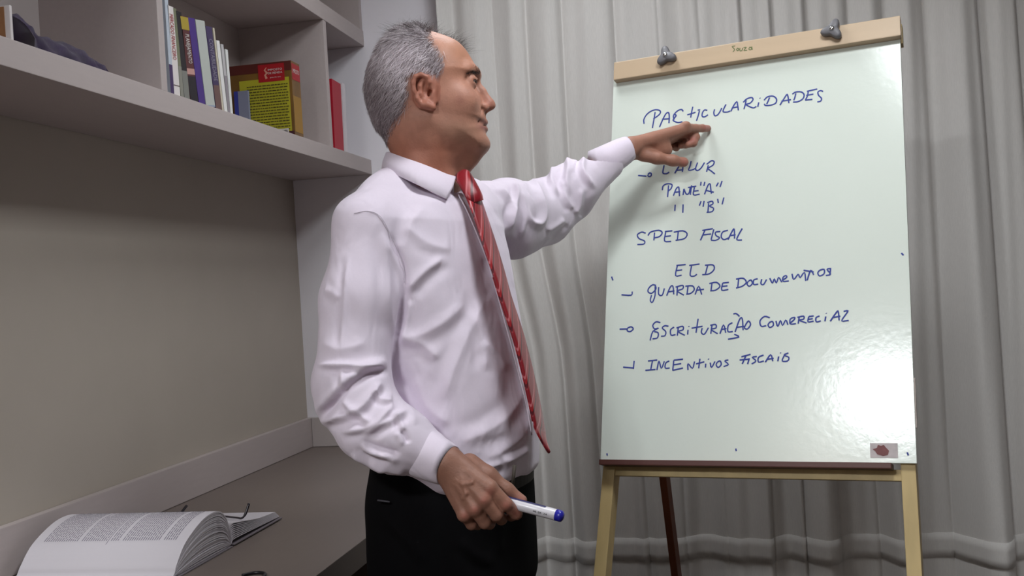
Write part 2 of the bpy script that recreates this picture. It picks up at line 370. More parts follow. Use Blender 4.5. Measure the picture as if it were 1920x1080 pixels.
# ------------------------------------------------------------------ desk things
def open_book():
    o = tag(empty('open_book', (.21, 1.95, DH)), 'thick open book with curved white text pages lying on the desk', 'book')
    xa, xb = .048, .366
    top = smoothcurve([(1.752, .760), (1.762, .775), (1.80, .806), (1.87, .8315), (1.93, .8335), (1.962, .815), (1.976, .785), (1.979, .760)], 6)
    bot = smoothcurve([(1.742, .7535), (1.76, .7535), (1.80, .7535), (1.85, .7535), (1.91, .7535), (1.95, .7535), (1.97, .7535), (1.979, .7540)], 6)
    top = np.array(top); bot = np.array(bot); N = 22
    def strip(c0, c1, x0, x1):
        vs, fs = [], []; k = len(c0)
        for x in (x0, x1):
            vs += [(x, p[0], p[1]) for p in c0]+[(x, p[0], p[1]) for p in c1]
        n2 = 2*k
        for i in range(k-1):
            fs += [(i, i+1, n2+i+1, n2+i), (k+i+1, k+i, n2+k+i, n2+k+i+1), (i, k+i, k+i+1, i+1), (n2+i+1, n2+k+i+1, n2+k+i, n2+i)]
        fs += [(0, n2, n2+k, k), (k-1, 2*k-1, n2+2*k-1, n2+k-1)]
        return vs, fs
    mp = mat('open_page_paper', (208, 202, 208), .75, .25, bump=(300, .15, .0004))
    parts = []
    for i in range(N):
        a, b = i/N, (i+1)/N; f = lambda t: bot+(top-bot)*(t**.9)
        c0, c1 = f(a), f(b); gap = c1-(c1-c0)*(.22 if i % 3 else .45)*np.sin(np.linspace(0, math.pi, len(c0)))[:, None]**.6
        if i == N-1: gap = c1
        dx = random.uniform(-.0012, .0012); sh = np.array([random.uniform(-.0012, .0012), 0])*np.linspace(1, 0, len(c0))[:, None]
        parts.append(strip(c0+sh, gap+sh, xa+dx, xb+dx))
    mesh('left_pages', *join_geo(parts), mp, o).__setitem__('kind', 'stuff')
    # right, thin side: leaves fanning out from the gutter
    parts = []
    for i in range(9):
        t = i/8; end = (2.222-.012*t, .7565+.012*t); hump = .006+.028*t
        c0 = np.array(smoothcurve([(1.981, .7545+.003*t), (1.992, .7555+hump), (2.03, .7560+hump*.95), (2.12, .7560+hump*.55), end], 5))
        c1 = c0+np.array([0, .0012]); parts.append(strip(c0, c1, xa+.001*i, xb-.0005*i))
    mesh('right_pages', *join_geo(parts), mp, o).__setitem__('kind', 'stuff')
    bm = bmesh.new(); bm_box(bm, ((xa+xb)/2+.002, 1.858, DH+.0015), (xb-xa+.008, .238, .0025), None, .0008); bm_box(bm, ((xa+xb)/2+.002, 2.104, DH+.0035), (xb-xa+.008, .240, .0025), None, .0008)
    from_bm('hard_cover', bm, mat('hard_cover_grey', (120, 112, 118), .5), o)
    # printed lines across the page, stacked along the spine
    tp = np.array(top); seg = np.r_[0, np.cumsum(np.linalg.norm(np.diff(tp, axis=0), axis=1))]
    nrm = np.gradient(tp, axis=0); nrm = np.stack([-nrm[:, 1], nrm[:, 0]], 1); nrm /= np.linalg.norm(nrm, axis=1)[:, None]
    ats = lambda s: (np.array([np.interp(s, seg, tp[:, 0]), np.interp(s, seg, tp[:, 1])]), np.array([np.interp(s, seg, nrm[:, 0]), np.interp(s, seg, nrm[:, 1])]))
    vs, fs = [], []; s0, s1 = seg[-1]*.24, seg[-1]*.78; x = xa+.022; k = 0
    def seg_quad(x0, x1, sa, sb_):
        n = max(1, int((sb_-sa)/.012)); base = len(vs)
        for q in range(n+1):
            p, nn = ats(sa+(sb_-sa)*q/n); p = p+nn*.0005; vs.append((x0, p[0], p[1])); vs.append((x1, p[0], p[1]))
        for q in range(n): fs.append((base+2*q, base+2*q+1, base+2*q+3, base+2*q+2))
    while x < xb-.022:
        k += 1
        if k % 17 == 0: x += .006; 
        if k == 29: seg_quad(x, x+.0012, s0-.01, s1+.01); x += .006; continue
        s = s0; e = s1 - (random.uniform(.02, .08) if k % 9 == 0 else 0)
        while s < e:
            l = random.uniform(.005, .016); seg_quad(x, x+.0016, s, min(s+l, e)); s += l+.0022
        x += .0046
    for xx in (xa+.03, xa+.11): seg_quad(xx, xx+.03, s1+.012, s1+.015)
    mesh('printed_text', vs, fs, mat('ink_page_grey', (112, 106, 122), .8), o)
open_book()
def glasses():
    o = tag(empty('eyeglasses', (.2, 2.1, .78)), 'dark thin-framed eyeglasses lying upturned on the far pages of the open book', 'glasses')
    m = mat('glasses_frame', (34, 26, 34), .3, .5)
    hook = [on_y(335, 968, 2.12), on_y(341, 960, 2.13), on_y(350, 948, 2.145)]
    rt = [(.235, 2.118, .786), (.272, 2.117, .784), (.300, 2.105, .784), (.335, 2.075, .788), (.3525, 2.063, .7895), (.360, 2.066, .798), (.365, 2.075, .818)]
    lt = [(.125, 2.040, .793), (.150, 2.075, .790), (.172, 2.108, .783)]+hook
    tube('temple', smoothcurve(rt, 5), [.0021]*24+[.0028]*7, m, o); tube('temple', smoothcurve(lt, 5), [.0021]*19+[.003]*7, m, o)
    a, b = np.array(lt[0]), np.array(rt[0])+np.array([0, -.005, 0]); ux = (b-a)/np.linalg.norm(b-a); 
    for k in (.24, .76):
        c = a+(b-a)*k+np.array([0, 0, .004]); pts = [c+ux*.026*math.cos(t)+np.array([0, .015, -.003])*math.sin(t) for t in np.linspace(0, 2*math.pi, 25)]
        tube('lens_rim', pts, .0014, m, o, n=6, cap=False)
        lens = [c+ux*.0255*math.cos(t)+np.array([0, .0145, -.0029])*math.sin(t) for t in np.linspace(0, 2*math.pi, 24, endpoint=False)]
        mesh('lens', lens, [tuple(range(24))], mat('lens_glass', (230, 235, 235), .05, trans=1.0), o)
    c = a+(b-a)*.5+np.array([0, 0, .005]); tube('bridge', [c-ux*.011, c+np.array([0, 0, .003]), c+ux*.011], .0014, m, o)
glasses()
def cord():
    pts = [(.495, 1.757, DH+.0035), (.502, 1.767, DH+.0035), (.512, 1.774, DH+.0035), (.524, 1.774, DH+.0035), (.535, 1.765, DH+.0035), (.540, 1.74, DH+.0035), (.535, 1.70, DH+.0035), (.51, 1.66, DH+.0035), (.49, 1.60, DH+.0035)]
    o = tube('cord', smoothcurve(pts, 5), .003, mat('cord_black', (24, 22, 26), .4), None)
    tag(o, 'black cord curling on the desk at the bottom edge of the picture', 'cord')
cord()

# ------------------------------------------------------------------ easel
BB = np.array([1.08359, 2.34061, .84317]) + np.array([CAM[0], 0, 0]) - np.array([1.3526, 0, 0])
BU = np.array([.96518, -.26137, .006]); BU /= np.linalg.norm(BU)
BV = np.array([.06653, .26424, .96216]); BV -= (BV@BU)*BU; BV /= np.linalg.norm(BV)
BN = np.cross(BU, BV); BN = BN if BN[1] < 0 else -BN
def b3(u, v, n=0): return BB+u*BU+v*BV+n*BN
def buv(px, py, n=0):
    q = on_plane(px, py, BB+BN*n, BN)-BB; return q@BU, q@BV
BR = np.array([BU, BV, BN]).T
m_pine = mat('pine_wood', (196, 172, 122), .5, .35, var=(30, .10, (1, 1, .06)), bump=(120, .15, .0005, (1, 1, .1)))
m_bar = mat('varnished_beech', (190, 166, 138), .45, .4, var=(25, .05, (.1, .1, 1)), bump=(200, .1, .0004))
m_brown = mat('brown_wood', (112, 62, 40), .5, .35, var=(20, .15, (1, 1, .1)))
m_board = mat('whiteboard_gloss', (220, 227, 218), .165, .5, bump=(75, .16, .0012), var=(3, .01))
m_ink = mat('marker_blue', (52, 66, 146), .5, .3)
def easel():
    root = tag(empty('easel', b3(.33, -.85)), 'wooden flip-chart easel holding a white board with blue handwriting', 'easel')
    Wd = .6625
    brd = box('board', b3(Wd/2, .468, -.006), (Wd, .936, .012), m_board, root, BR, .001)
    # wooden clamp bar
    u0, v0 = buv(1150, 150, .02); u1, v1 = buv(1689, 66, .02)
    ut, vt = buv(1150, 113, .02); 
    vb = (v0+v1)/2; vtop = vb+.047
    box('clamp_bar', b3((u0+u1)/2, (vb+vtop)/2, .010), (u1-u0, vtop-vb, .020), m_bar, root, BR, .0025)
    box('backing_bar', b3((u0+u1)/2, (vb+vtop)/2-.003, -.024), (u1-u0, vtop-vb, .022), m_pine, root, BR, .002)
    # three-lobed clamp knobs
    mk = mat('knob_grey', (108, 106, 110), .45, .4); mc = mat('bolt_chrome', (220, 220, 220), .15, metal=1)
    for (kx, ky), rot in (((1249, 105), 100), ((1561, 56), -52)):
        ku, kv = buv(kx, ky, .03); c = b3(ku, kv, .0205)
        prof = []; n = 48
        for i in range(n):
            a = 2*math.pi*i/n; r = .0192+.0066*math.cos(3*a)+.0006*math.cos(6*a); prof.append((r*math.cos(a+math.radians(rot)), r*math.sin(a+math.radians(rot))))
        vs, fs = [], []; lv = [(0, .8), (.003, .97), (.011, 1), (.015, .93), (.017, .8)]
        for h, s in lv: vs += [c+BU*x*s+BV*y*s+BN*h for x, y in prof]
        for k in range(len(lv)-1):
            for i in range(n): fs.append((k*n+i, k*n+(i+1) % n, (k+1)*n+(i+1) % n, (k+1)*n+i))
        fs += [tuple(range(n))[::-1], tuple(range((len(lv)-1)*n, len(lv)*n))]
        kb = mesh('knob', vs, fs, mk, root, True)
        tube('bolt', [c+BN*.012, c+BN*.020, c+BN*.0215], [.0055, .0052, .003], mc, kb, 12)
    # tray ledge, rail
    bu0, bv0 = buv(1131, 862, .0); bu1, bv1 = buv(1674, 862, .0)
    box('pen_ledge', b3((bu0+bu1)/2, -.0075, .006), (bu1-bu0, .012, .040), mat('ledge_brown', (84, 46, 40), .45, .4), root, BR, .002)
    box('lower_rail', b3(.332, -.022, -.028), (Wd-.05, .022, .02), m_pine, root, BR, .0015)
    # front legs run from the clamp bar to the floor behind the board, opening a little
    def leg(name, a, b, wu, wn, m):
        a, b = np.array(a), np.array(b); ax = (b-a)/np.linalg.norm(b-a); e1 = BU-(BU@ax)*ax; e1 /= np.linalg.norm(e1); e2 = np.cross(ax, e1)
        return box(name, (a+b)/2, (wu, wn, np.linalg.norm(b-a)), m, root, np.array([e1, e2, ax]).T, .002)
    n0 = -.031
    def floor_on_board(u_at0, u_slope):   # v where z = 0
        v = -.86
        for _ in range(8): q = b3(u_at0+u_slope*v, v, n0); v -= q[2]/BV[2]
        return b3(u_at0+u_slope*v, v, n0)+np.array([0, 0, .012])
    lu0 = buv(1146, 900, n0); lu1 = buv(1131, 1075, n0); sl = (lu1[0]-lu0[0])/(lu1[1]-lu0[1]); ul = lu0[0]-sl*lu0[1]
    leg('leg', b3(ul+.93*sl, .93, n0), floor_on_board(ul, sl), .028, .036, m_pine)['label'] = 'front left leg of pale pine'
    ru0 = buv(1706, 900, n0); ru1 = buv(1716, 1075, n0); sr = (ru1[0]-ru0[0])/(ru1[1]-ru0[1]); ur = ru0[0]-sr*ru0[1]
    leg('leg', b3(ur+.93*sr, .93, n0), floor_on_board(ur, sr), .028, .036, m_pine)['label'] = 'front right leg of pale pine'
    # rear strut
    top = P(1160, 185, 2.66); bot = P(1233, 885, 2.86); d = (P(1262, 1080, 2.93)-bot); end = bot+d*((bot[2]-.012)/-d[2])
    leg('leg', top, end, .020, .034, m_brown)['label'] = 'dark brown rear strut slanting back to the floor'
    for u, v in ((ul-.0, -.05), (ur+.0, -.05)):
        c = b3(u, v, n0+.0185); tube('screw', [c-BN*.001, c+BN*.0006], .002, m_dark, root, 8)
    # handwriting
    S = []
    c8 = lambda L: [(1190+x/3.856, 140+y/3.856) for x, y in L]
    c3 = lambda L: [(1120+x/3, y/3) for x, y in L]
    c4 = lambda L: [(1120+x/3, 360+y/3) for x, y in L]
    A8 = """68,355 66,325 85,290 115,265 150,253 180,258 186,275 170,295 135,320;148,270 140,320 128,385;180,378 205,320 228,280 245,275 250,300 248,350;198,322 255,318
350,265 340,252 315,258 290,280 280,300 285,325;287,285 300,295 290,310 278,330 310,345 345,340;420,232 412,270 405,310;380,290 440,272;468,262 458,300 447,333;455,256 474,254
525,258 505,255 490,275 488,300 505,305 530,290;578,250 572,275 580,297 600,290 618,265 630,240;660,215 645,245 640,268 670,270 690,262;695,265 715,225 738,195 745,225 750,258;705,240 745,232
805,185 800,215 790,248;785,200 810,175 845,165 855,180 835,205 805,215 830,230 860,240 880,228;897,200 890,232;905,168 907,172;975,165 965,190 955,212;935,185 960,160 1000,155 1025,175 1020,205 985,220 945,222 938,210
1050,220 1085,165 1102,142 1110,165 1115,205;1060,192 1130,180;1165,135 1158,165 1150,185;1140,140 1165,125 1205,125 1225,145 1215,175 1180,195 1145,198;1255,118 1250,150 1235,182;1245,120 1320,103;1240,150 1292,140;1232,184 1285,178;1362,122 1345,115 1325,125 1330,150 1350,170 1345,190 1320,197
25,728 85,733;95,722 108,710 120,715 118,730 103,736 93,726;212,655 205,690 205,712 230,715 250,703;290,712 315,670 342,640 348,670 345,702;305,690 352,688;408,625 400,660 390,690 420,687 437,678;455,635 440,680 455,693 480,675 505,635;532,655 520,702;520,648 555,622 575,630 565,655 530,677 555,697 580,718
245,800 238,885;200,835 205,805 235,788 270,795 262,825 240,842;280,875 300,825 318,812 322,845 324,878;290,850 330,846;350,870 356,825;356,825 372,862 392,858 402,815;385,816 445,806;412,800 402,868;432,815 425,868 470,864;430,842 462,838;480,775 477,802;507,775 500,805;505,865 530,800 545,790 550,825 555,860;515,836 572,850
605,780 590,808;632,768 617,812;293,940 290,985;350,938 348,998;480,915 468,947;502,913 495,955;535,930 530,990;525,925 560,915 565,935 540,950 570,965 560,990 520,995;600,898 605,928;645,888 632,938"""
    A4 = """272,232 250,225 225,240 235,262 265,275 262,292 225,295;322,228 318,272;285,245 300,225 345,215 365,228 350,250 320,258;385,225 378,275 415,278;380,222 422,218;378,250 414,246;455,225 450,270;430,226 480,218 505,235 490,262 440,272
605,215 580,272;590,216 650,206;595,241 640,236;655,210 640,268;692,222 665,226 668,245 688,258 665,272 640,271;735,215 705,225 697,252 712,268 738,258;735,268 760,218 770,210 772,262;745,246 778,240;815,205 795,240 785,268 814,270
450,415 440,470 474,468;445,413 497,408;440,442 477,438;517,413 575,405;530,416 522,468 545,473 560,462;620,415 608,462;605,412 650,410 657,435 630,460 590,465;80,476 88,497;1710,343 1722,356
136,578 190,580 196,560;330,525 310,522 290,540 285,560 305,570 330,545 325,530 325,580 310,620 298,610 305,580;345,535 345,575 365,580 377,542;390,583 410,535 425,530 430,576;395,562 434,556;450,535 448,582;440,535 480,525 480,545 450,557 487,580;510,530 505,572;495,530 535,528 545,550 525,570 500,575;550,577 570,530 587,577;555,553 600,547
645,512 640,552;630,515 670,508 690,530 665,552 635,556;705,512 700,552 737,548;705,512 740,508;702,531 732,528;795,490 790,535;780,490 820,485 838,508 815,530 780,540;852,500 865,495 872,515 855,530 842,518 850,500;902,488 880,495 880,520 905,518;925,490 920,515 935,520 952,492
970,485 985,512 995,488 1007,512 1020,480 1037,507;1040,497 1065,480 1060,470 1045,480 1045,502 1077,500;1095,460 1105,492 1130,462 1140,482 1165,452 1172,500;1160,440 1217,450;1180,497 1200,440 1217,466;1250,440 1275,435 1275,460 1250,472 1240,455 1250,440;1315,430 1292,435 1312,462 1285,470;1312,430 1308,468
125,771 165,770;170,765 190,758 202,770 185,785 168,780 170,765;355,735 330,730 312,750 322,770 345,765 312,785 297,835;320,785 342,792 338,820 310,826;400,755 380,752 365,765 385,785 380,808 358,811;432,760 412,775 415,805 440,802;455,765 450,808;445,765 480,755 482,775 455,785 492,806;510,775 508,802;514,754 516,758;567,713 555,792;530,766 592,755;590,765 585,790 602,800 625,763
645,750 638,797;635,750 665,745 667,765 640,773 677,797;690,797 710,747 722,792;698,773 727,768;760,735 737,750 735,785 762,785;775,787 800,717 815,712 820,777;785,761 827,755;765,686 782,684 800,700;835,745 850,725 862,745 845,770 828,765 835,745;735,828 797,815 770,800
970,707 940,700 915,725 922,755 950,752;965,735 985,728 990,750 970,762 960,747 968,735;1005,725 1015,757 1030,722 1042,750 1060,720 1072,747;1080,740 1105,720 1110,705 1085,715 1087,742 1117,740;1135,705 1130,740;1125,705 1160,698 1160,715 1135,721 1177,737;1190,700 1185,730 1217,726;1190,700 1217,697;1188,716 1212,712;1250,697 1230,707 1232,730 1257,725;1285,700 1280,727;1287,681 1289,684;1310,727 1345,677 1355,672 1360,722;1325,706 1367,698;1385,672 1410,668 1395,692 1375,725 1414,722
145,985 205,990;207,950 203,995;310,950 300,1000;285,950 337,945;270,1003 327,998;335,1002 347,950 360,992 377,952;405,950 385,962 382,990 407,990;430,947 424,1005;424,1003 482,990;430,946 482,940;428,972 472,965;510,1002 510,965 535,992 547,953;577,938 570,992;555,967 602,955;610,965 608,987;624,938 627,942;635,960 642,987 662,953;675,957 690,950 697,970 680,987 668,972 675,957;737,945 717,950 737,970 710,982
837,918 815,967;810,927 862,913;800,945 852,940;855,935 845,968;897,925 872,930 892,950 868,967;935,917 907,930 907,957 937,950;945,957 975,915 987,952;955,941 992,935;1020,925 1015,952;1029,903 1031,907;1075,905 1050,917 1077,930 1070,950 1040,950 1050,922"""
    keys8 = ['title']*5+['l1', 'l2', 'l3']; keys4 = ['l4', 'l4', 'l5', 'l6', 'l6', 'l6', 'l7', 'l7', 'l7', 'l8', 'l8']; LN = {}
    for blk, cv, ks in ((A8, c8, keys8), (A4, c4, keys4)):
        rws = [r for r in blk.strip().split('\n')]; assert len(rws) == len(ks), len(rws)
        for r, kk in zip(rws, ks):
            for s in r.split(';'): LN.setdefault(kk, []).append(cv([tuple(map(float, p.split(','))) for p in s.split()]))
    LN['ticks'] = [[(1379.5, 841), (1380.5, 846)], [(1138, 850), (1138.5, 854)], [(1701, 848), (1703, 854)]]
    parts = []
    def strokes(S, off, r):
        out = []
        for st in S:
            q = [b3(*buv(x, y, off), off) for x, y in st]
            if len(q) > 2: q = smoothcurve(q, 3)
            out.append(tube_geo(q, r, 6, True, (BN, .2)))
        return out
    for kk, st in LN.items():
        o_ = mesh('pen_ticks' if kk == 'ticks' else 'handwritten_line', *join_geo(strokes(st, .0004, .0017)), m_ink, brd)
    G = """775,258 758,262 772,278 762,292;788,270 796,276 790,285 783,279 788,270;802,270 802,285 813,284 816,270;822,268 838,266 824,283 842,282;858,264 868,270 862,280 852,276 858,264;868,262 872,280"""
    G = [c3([tuple(map(float, p.split(','))) for p in s.split()]) for s in G.split(';')]
    mesh('bar_lettering', *join_geo(strokes(G, .0204, .0010)), mat('ink_green', (86, 104, 50), .5), root)
    # worn sticker
    a = buv(1632, 858); b = buv(1683, 831); c = b3((a[0]+b[0])/2, (a[1]+b[1])/2, .0005)
    stk = box('sticker', c, (b[0]-a[0], b[1]-a[1], .001), mat('sticker_pale', (196, 186, 186), .7, var=(40, .15)), brd, BR, 0)
    pts = [(1636, 842), (1644, 840), (1646, 834), (1652, 836), (1657, 834), (1662, 840), (1667, 845), (1665, 853), (1656, 855), (1645, 852), (1641, 846)]
    mesh('torn_patch', [b3(*buv(x, y, .0014), .0014) for x, y in pts], [tuple(range(len(pts)))[::-1]], mat('torn_maroon', (128, 84, 84), .8, var=(60, .15)), brd)
    # swollen chip on the right edge
    box('edge_chip', b3(Wd+.0015, .12, -.006), (.003, .10, .008), mat('chip_fibre', (178, 166, 160), .9, var=(80, .2)), brd, BR, .001)
easel()

# ================================================================== person
# -------- distance-field sculpting: smooth unions polygonised with surface nets
class Field:
    def __init__(s, lo, hi, h):
        s.lo = np.array(lo, float); s.h = h; s.n = np.ceil((np.array(hi)-s.lo)/h).astype(int)+1
        s.F = np.full(s.n, 1e3, np.float32)
        s.ax = [(s.lo[i]+h*np.arange(s.n[i])).astype(np.float32) for i in range(3)]
    def sub(s, lo, hi):
        sl = []
        for i in range(3):
            a = int(np.clip(math.floor((lo[i]-s.lo[i])/s.h), 0, s.n[i])); b = int(np.clip(math.ceil((hi[i]-s.lo[i])/s.h)+1, 0, s.n[i])); sl.append(slice(a, b))
        return tuple(sl), s.ax[0][sl[0]][:, None, None], s.ax[1][sl[1]][None, :, None], s.ax[2][sl[2]][None, None, :]
    def blend(s, sl, d, k, op):
        A = s.F[sl]
        if A.size == 0: return
        if op == 'u':
            if k <= 0: s.F[sl] = np.minimum(A, d); return
            h = np.maximum(k-np.abs(A-d), 0)/k; s.F[sl] = np.minimum(A, d)-h*h*k*.25
        else:   # subtract d from A
            d = -d
            h = np.maximum(k-np.abs(A-d), 0)/max(k, 1e-6); s.F[sl] = np.maximum(A, d)+h*h*k*.25
    def capsule(s, a, b, ra, rb=None, k=.02, op='u'):
        rb = ra if rb is None else rb; a = np.array(a, np.float32); b = np.array(b, np.float32); m = max(ra, rb)+k+.012
        sl, X, Y, Z = s.sub(np.minimum(a, b)-m, np.maximum(a, b)+m); ab = b-a; L = float(ab@ab)+1e-12
        t = np.clip(((X-a[0])*ab[0]+(Y-a[1])*ab[1]+(Z-a[2])*ab[2])/L, 0, 1)
        d = np.sqrt((X-a[0]-t*ab[0])**2+(Y-a[1]-t*ab[1])**2+(Z-a[2]-t*ab[2])**2)-(ra+(rb-ra)*t)
        s.blend(sl, d, k, op)
    def chain(s, pts, rs, k=.02, op='u'):
        for i in range(len(pts)-1): s.capsule(pts[i], pts[i+1], rs[i], rs[i+1], k, op)
    def ellipsoid(s, c, r, rot=None, k=.02, op='u'):
        c = np.array(c, np.float32); r = np.array(r, np.float32); m = float(r.max())+k+.012
        sl, X, Y, Z = s.sub(c-m, c+m); X = X-c[0]; Y = Y-c[1]; Z = Z-c[2]
        if rot is not None: R = np.array(rot, np.float32); X, Y, Z = [R[0, i]*X+R[1, i]*Y+R[2, i]*Z for i in range(3)]   # columns are the axes
        q = np.sqrt((X/r[0])**2+(Y/r[1])**2+(Z/r[2])**2); g = np.sqrt((X/r[0]**2)**2+(Y/r[1]**2)**2+(Z/r[2]**2)**2)
        s.blend(sl, q*(q-1)/np.maximum(g, 1e-6), k, op)
    def mesh(s):
        F = s.F; I = F < 0; n = F.shape
        c = np.zeros((n[0]-1, n[1]-1, n[2]-1), np.uint8)
        for dx in (0, 1):
            for dy in (0, 1):
                for dz in (0, 1): c += I[dx:n[0]-1+dx, dy:n[1]-1+dy, dz:n[2]-1+dz]
        act = np.argwhere((c > 0) & (c < 8)); idx = np.full(c.shape, -1, np.int32); idx[tuple(act.T)] = np.arange(len(act))
        acc = np.zeros((len(act), 3)); cnt = np.zeros(len(act))
        corner = [(i >> 2 & 1, i >> 1 & 1, i & 1) for i in range(8)]
        V = {q: F[act[:, 0]+q[0], act[:, 1]+q[1], act[:, 2]+q[2]].astype(float) for q in corner}
        for a in corner:
            for i in range(3):
                if a[i]: continue
                b = list(a); b[i] = 1; b = tuple(b); fa, fb = V[a], V[b]; m = (fa < 0) != (fb < 0)
                t = np.where(m, fa/np.where(m, fa-fb, 1), 0)
                p = np.array(a, float)[None]+t[:, None]*(np.array(b)-np.array(a)); acc[m] += p[m]; cnt[m] += 1
        vs = s.lo+(act+acc/cnt[:, None])*s.h; quads = []
        for i in range(3):
            j, k = (i+1) % 3, (i+2) % 3; s0 = [slice(None)]*3; s1 = [slice(None)]*3; s0[i] = slice(0, -1); s1[i] = slice(1, None)
            e = I[tuple(s0)] != I[tuple(s1)]; g = np.argwhere(e); g = g[(g[:, j] > 0) & (g[:, k] > 0) & (g[:, j] < n[j]-1) & (g[:, k] < n[k]-1)]
            def cell(dj, dk):
                q = g.copy(); q[:, j] -= dj; q[:, k] -= dk; return idx[tuple(q.T)]
            Q = np.stack([cell(1, 1), cell(0, 1), cell(0, 0), cell(1, 0)], 1)
            flip = I[tuple(s0)][tuple(g.T)]; Q[flip] = Q[flip][:, ::-1]; quads.append(Q)
        Q = np.concatenate(quads); Q = Q[(Q >= 0).all(1)]
        return vs, Q       # camera-frame is left-handed against the world: this order faces outward there
def vnormals(vs, Q):
    n = np.zeros_like(vs); a, b, c, d = (vs[Q[:, i]] for i in range(4)); fn = np.cross(c-a, d-b)
    for i in range(4): np.add.at(n, Q[:, i], fn)
    return n/np.maximum(np.linalg.norm(n, axis=1), 1e-12)[:, None]
def relax(vs, Q, it=2, lam=.5):
    for _ in range(it):
        s = np.zeros_like(vs); c = np.zeros(len(vs))
        for i in range(4):
            for j in (1, 3): np.add.at(s, Q[:, i], vs[Q[:, (i+j) % 4]]); np.add.at(c, Q[:, i], 1)
        vs = vs+lam*(s/np.maximum(c, 1)[:, None]-vs)
    return vs
def px_of(vs): return np.stack([960+F*vs[:, 0]/vs[:, 2], 540-F*vs[:, 1]/vs[:, 2]], 1)
def fast_mesh(name, wv, Q, m, parent, cols=None):
    me = bpy.data.meshes.new(name); me.vertices.add(len(wv)); me.vertices.foreach_set('co', np.ascontiguousarray(wv, np.float32).ravel())
    me.loops.add(Q.size); me.loops.foreach_set('vertex_index', np.ascontiguousarray(Q, np.int32).ravel())
    me.polygons.add(len(Q)); me.polygons.foreach_set('loop_start', (np.arange(len(Q))*Q.shape[1]).astype(np.int32))
    if cols is not None:
        a = me.color_attributes.new('tone', 'FLOAT_COLOR', 'POINT'); a.data.foreach_set('color', np.ascontiguousarray(np.c_[cols, np.ones(len(cols))], np.float32).ravel())
    me.update(calc_edges=True); me.validate(); return link(name, me, m, parent, True)
def seg_dist(p, line, soft=None):
    """signed distance (px) of points p to polyline, parameter, in image measure"""
    best = np.full(len(p), 1e9); sg = np.zeros(len(p)); tt = np.zeros(len(p)); line = np.array(line, float); m = len(line)-1
    for i in range(m):
        a, b = line[i], line[i+1]; ab = b-a; t = np.clip(((p-a)@ab)/(ab@ab), 0, 1); q = a+t[:, None]*ab; v = p-q; d = np.hypot(v[:, 0], v[:, 1])
        s = np.sign(ab[0]*v[:, 1]-ab[1]*v[:, 0]); u = d < best; best = np.where(u, d, best); sg = np.where(u, s, sg); tt = np.where(u, (i+t)/m, tt)
    return best*sg, tt
def folds(vs, nr, table):
    """cloth relief: each fold is a crest with a valley beside it, following a line on the side seen from the front"""
    p = px_of(vs); disp = np.zeros(len(vs)); face = np.clip(-nr[:, 2]*1.3+.55, 0, 1)
    for amp, w_, line in table:
        L = smoothcurve([np.array(q, float) for q in line], 4) if len(line) > 2 else line
        lo = np.min(line, 0)-4*w_; hi = np.max(line, 0)+4*w_; m = ((p > lo) & (p < hi)).all(1)
        if not m.any(): continue
        s, t = seg_dist(p[m], L); env = np.clip(np.minimum(t, 1-t)*5, 0, 1); env = env*env*(3-2*env)
        end = np.abs(s)
        disp[m] += amp*env*(np.exp(-np.abs(s/w_)**1.45)-.55*np.exp(-((s-2.0*w_)/(w_*1.2))**2))
    return disp*face

def world_rot_pt(p): return to_world(np.array(p))
MAN = empty('person', (.88, 1.9, 0))
tag(MAN, 'standing grey-haired man in pale shirt and red striped tie pointing at the whiteboard', 'person')

SKIN = np.array(srgb(176, 122, 96)[:3]); 
def sc(r, g, b): return np.array(srgb(r, g, b)[:3])*.80
m_skin = mat('skin', (176, 122, 96), .52, .35, attr='tone', var=(45, .09), bump=(330, .35, .0012), sss=.06)

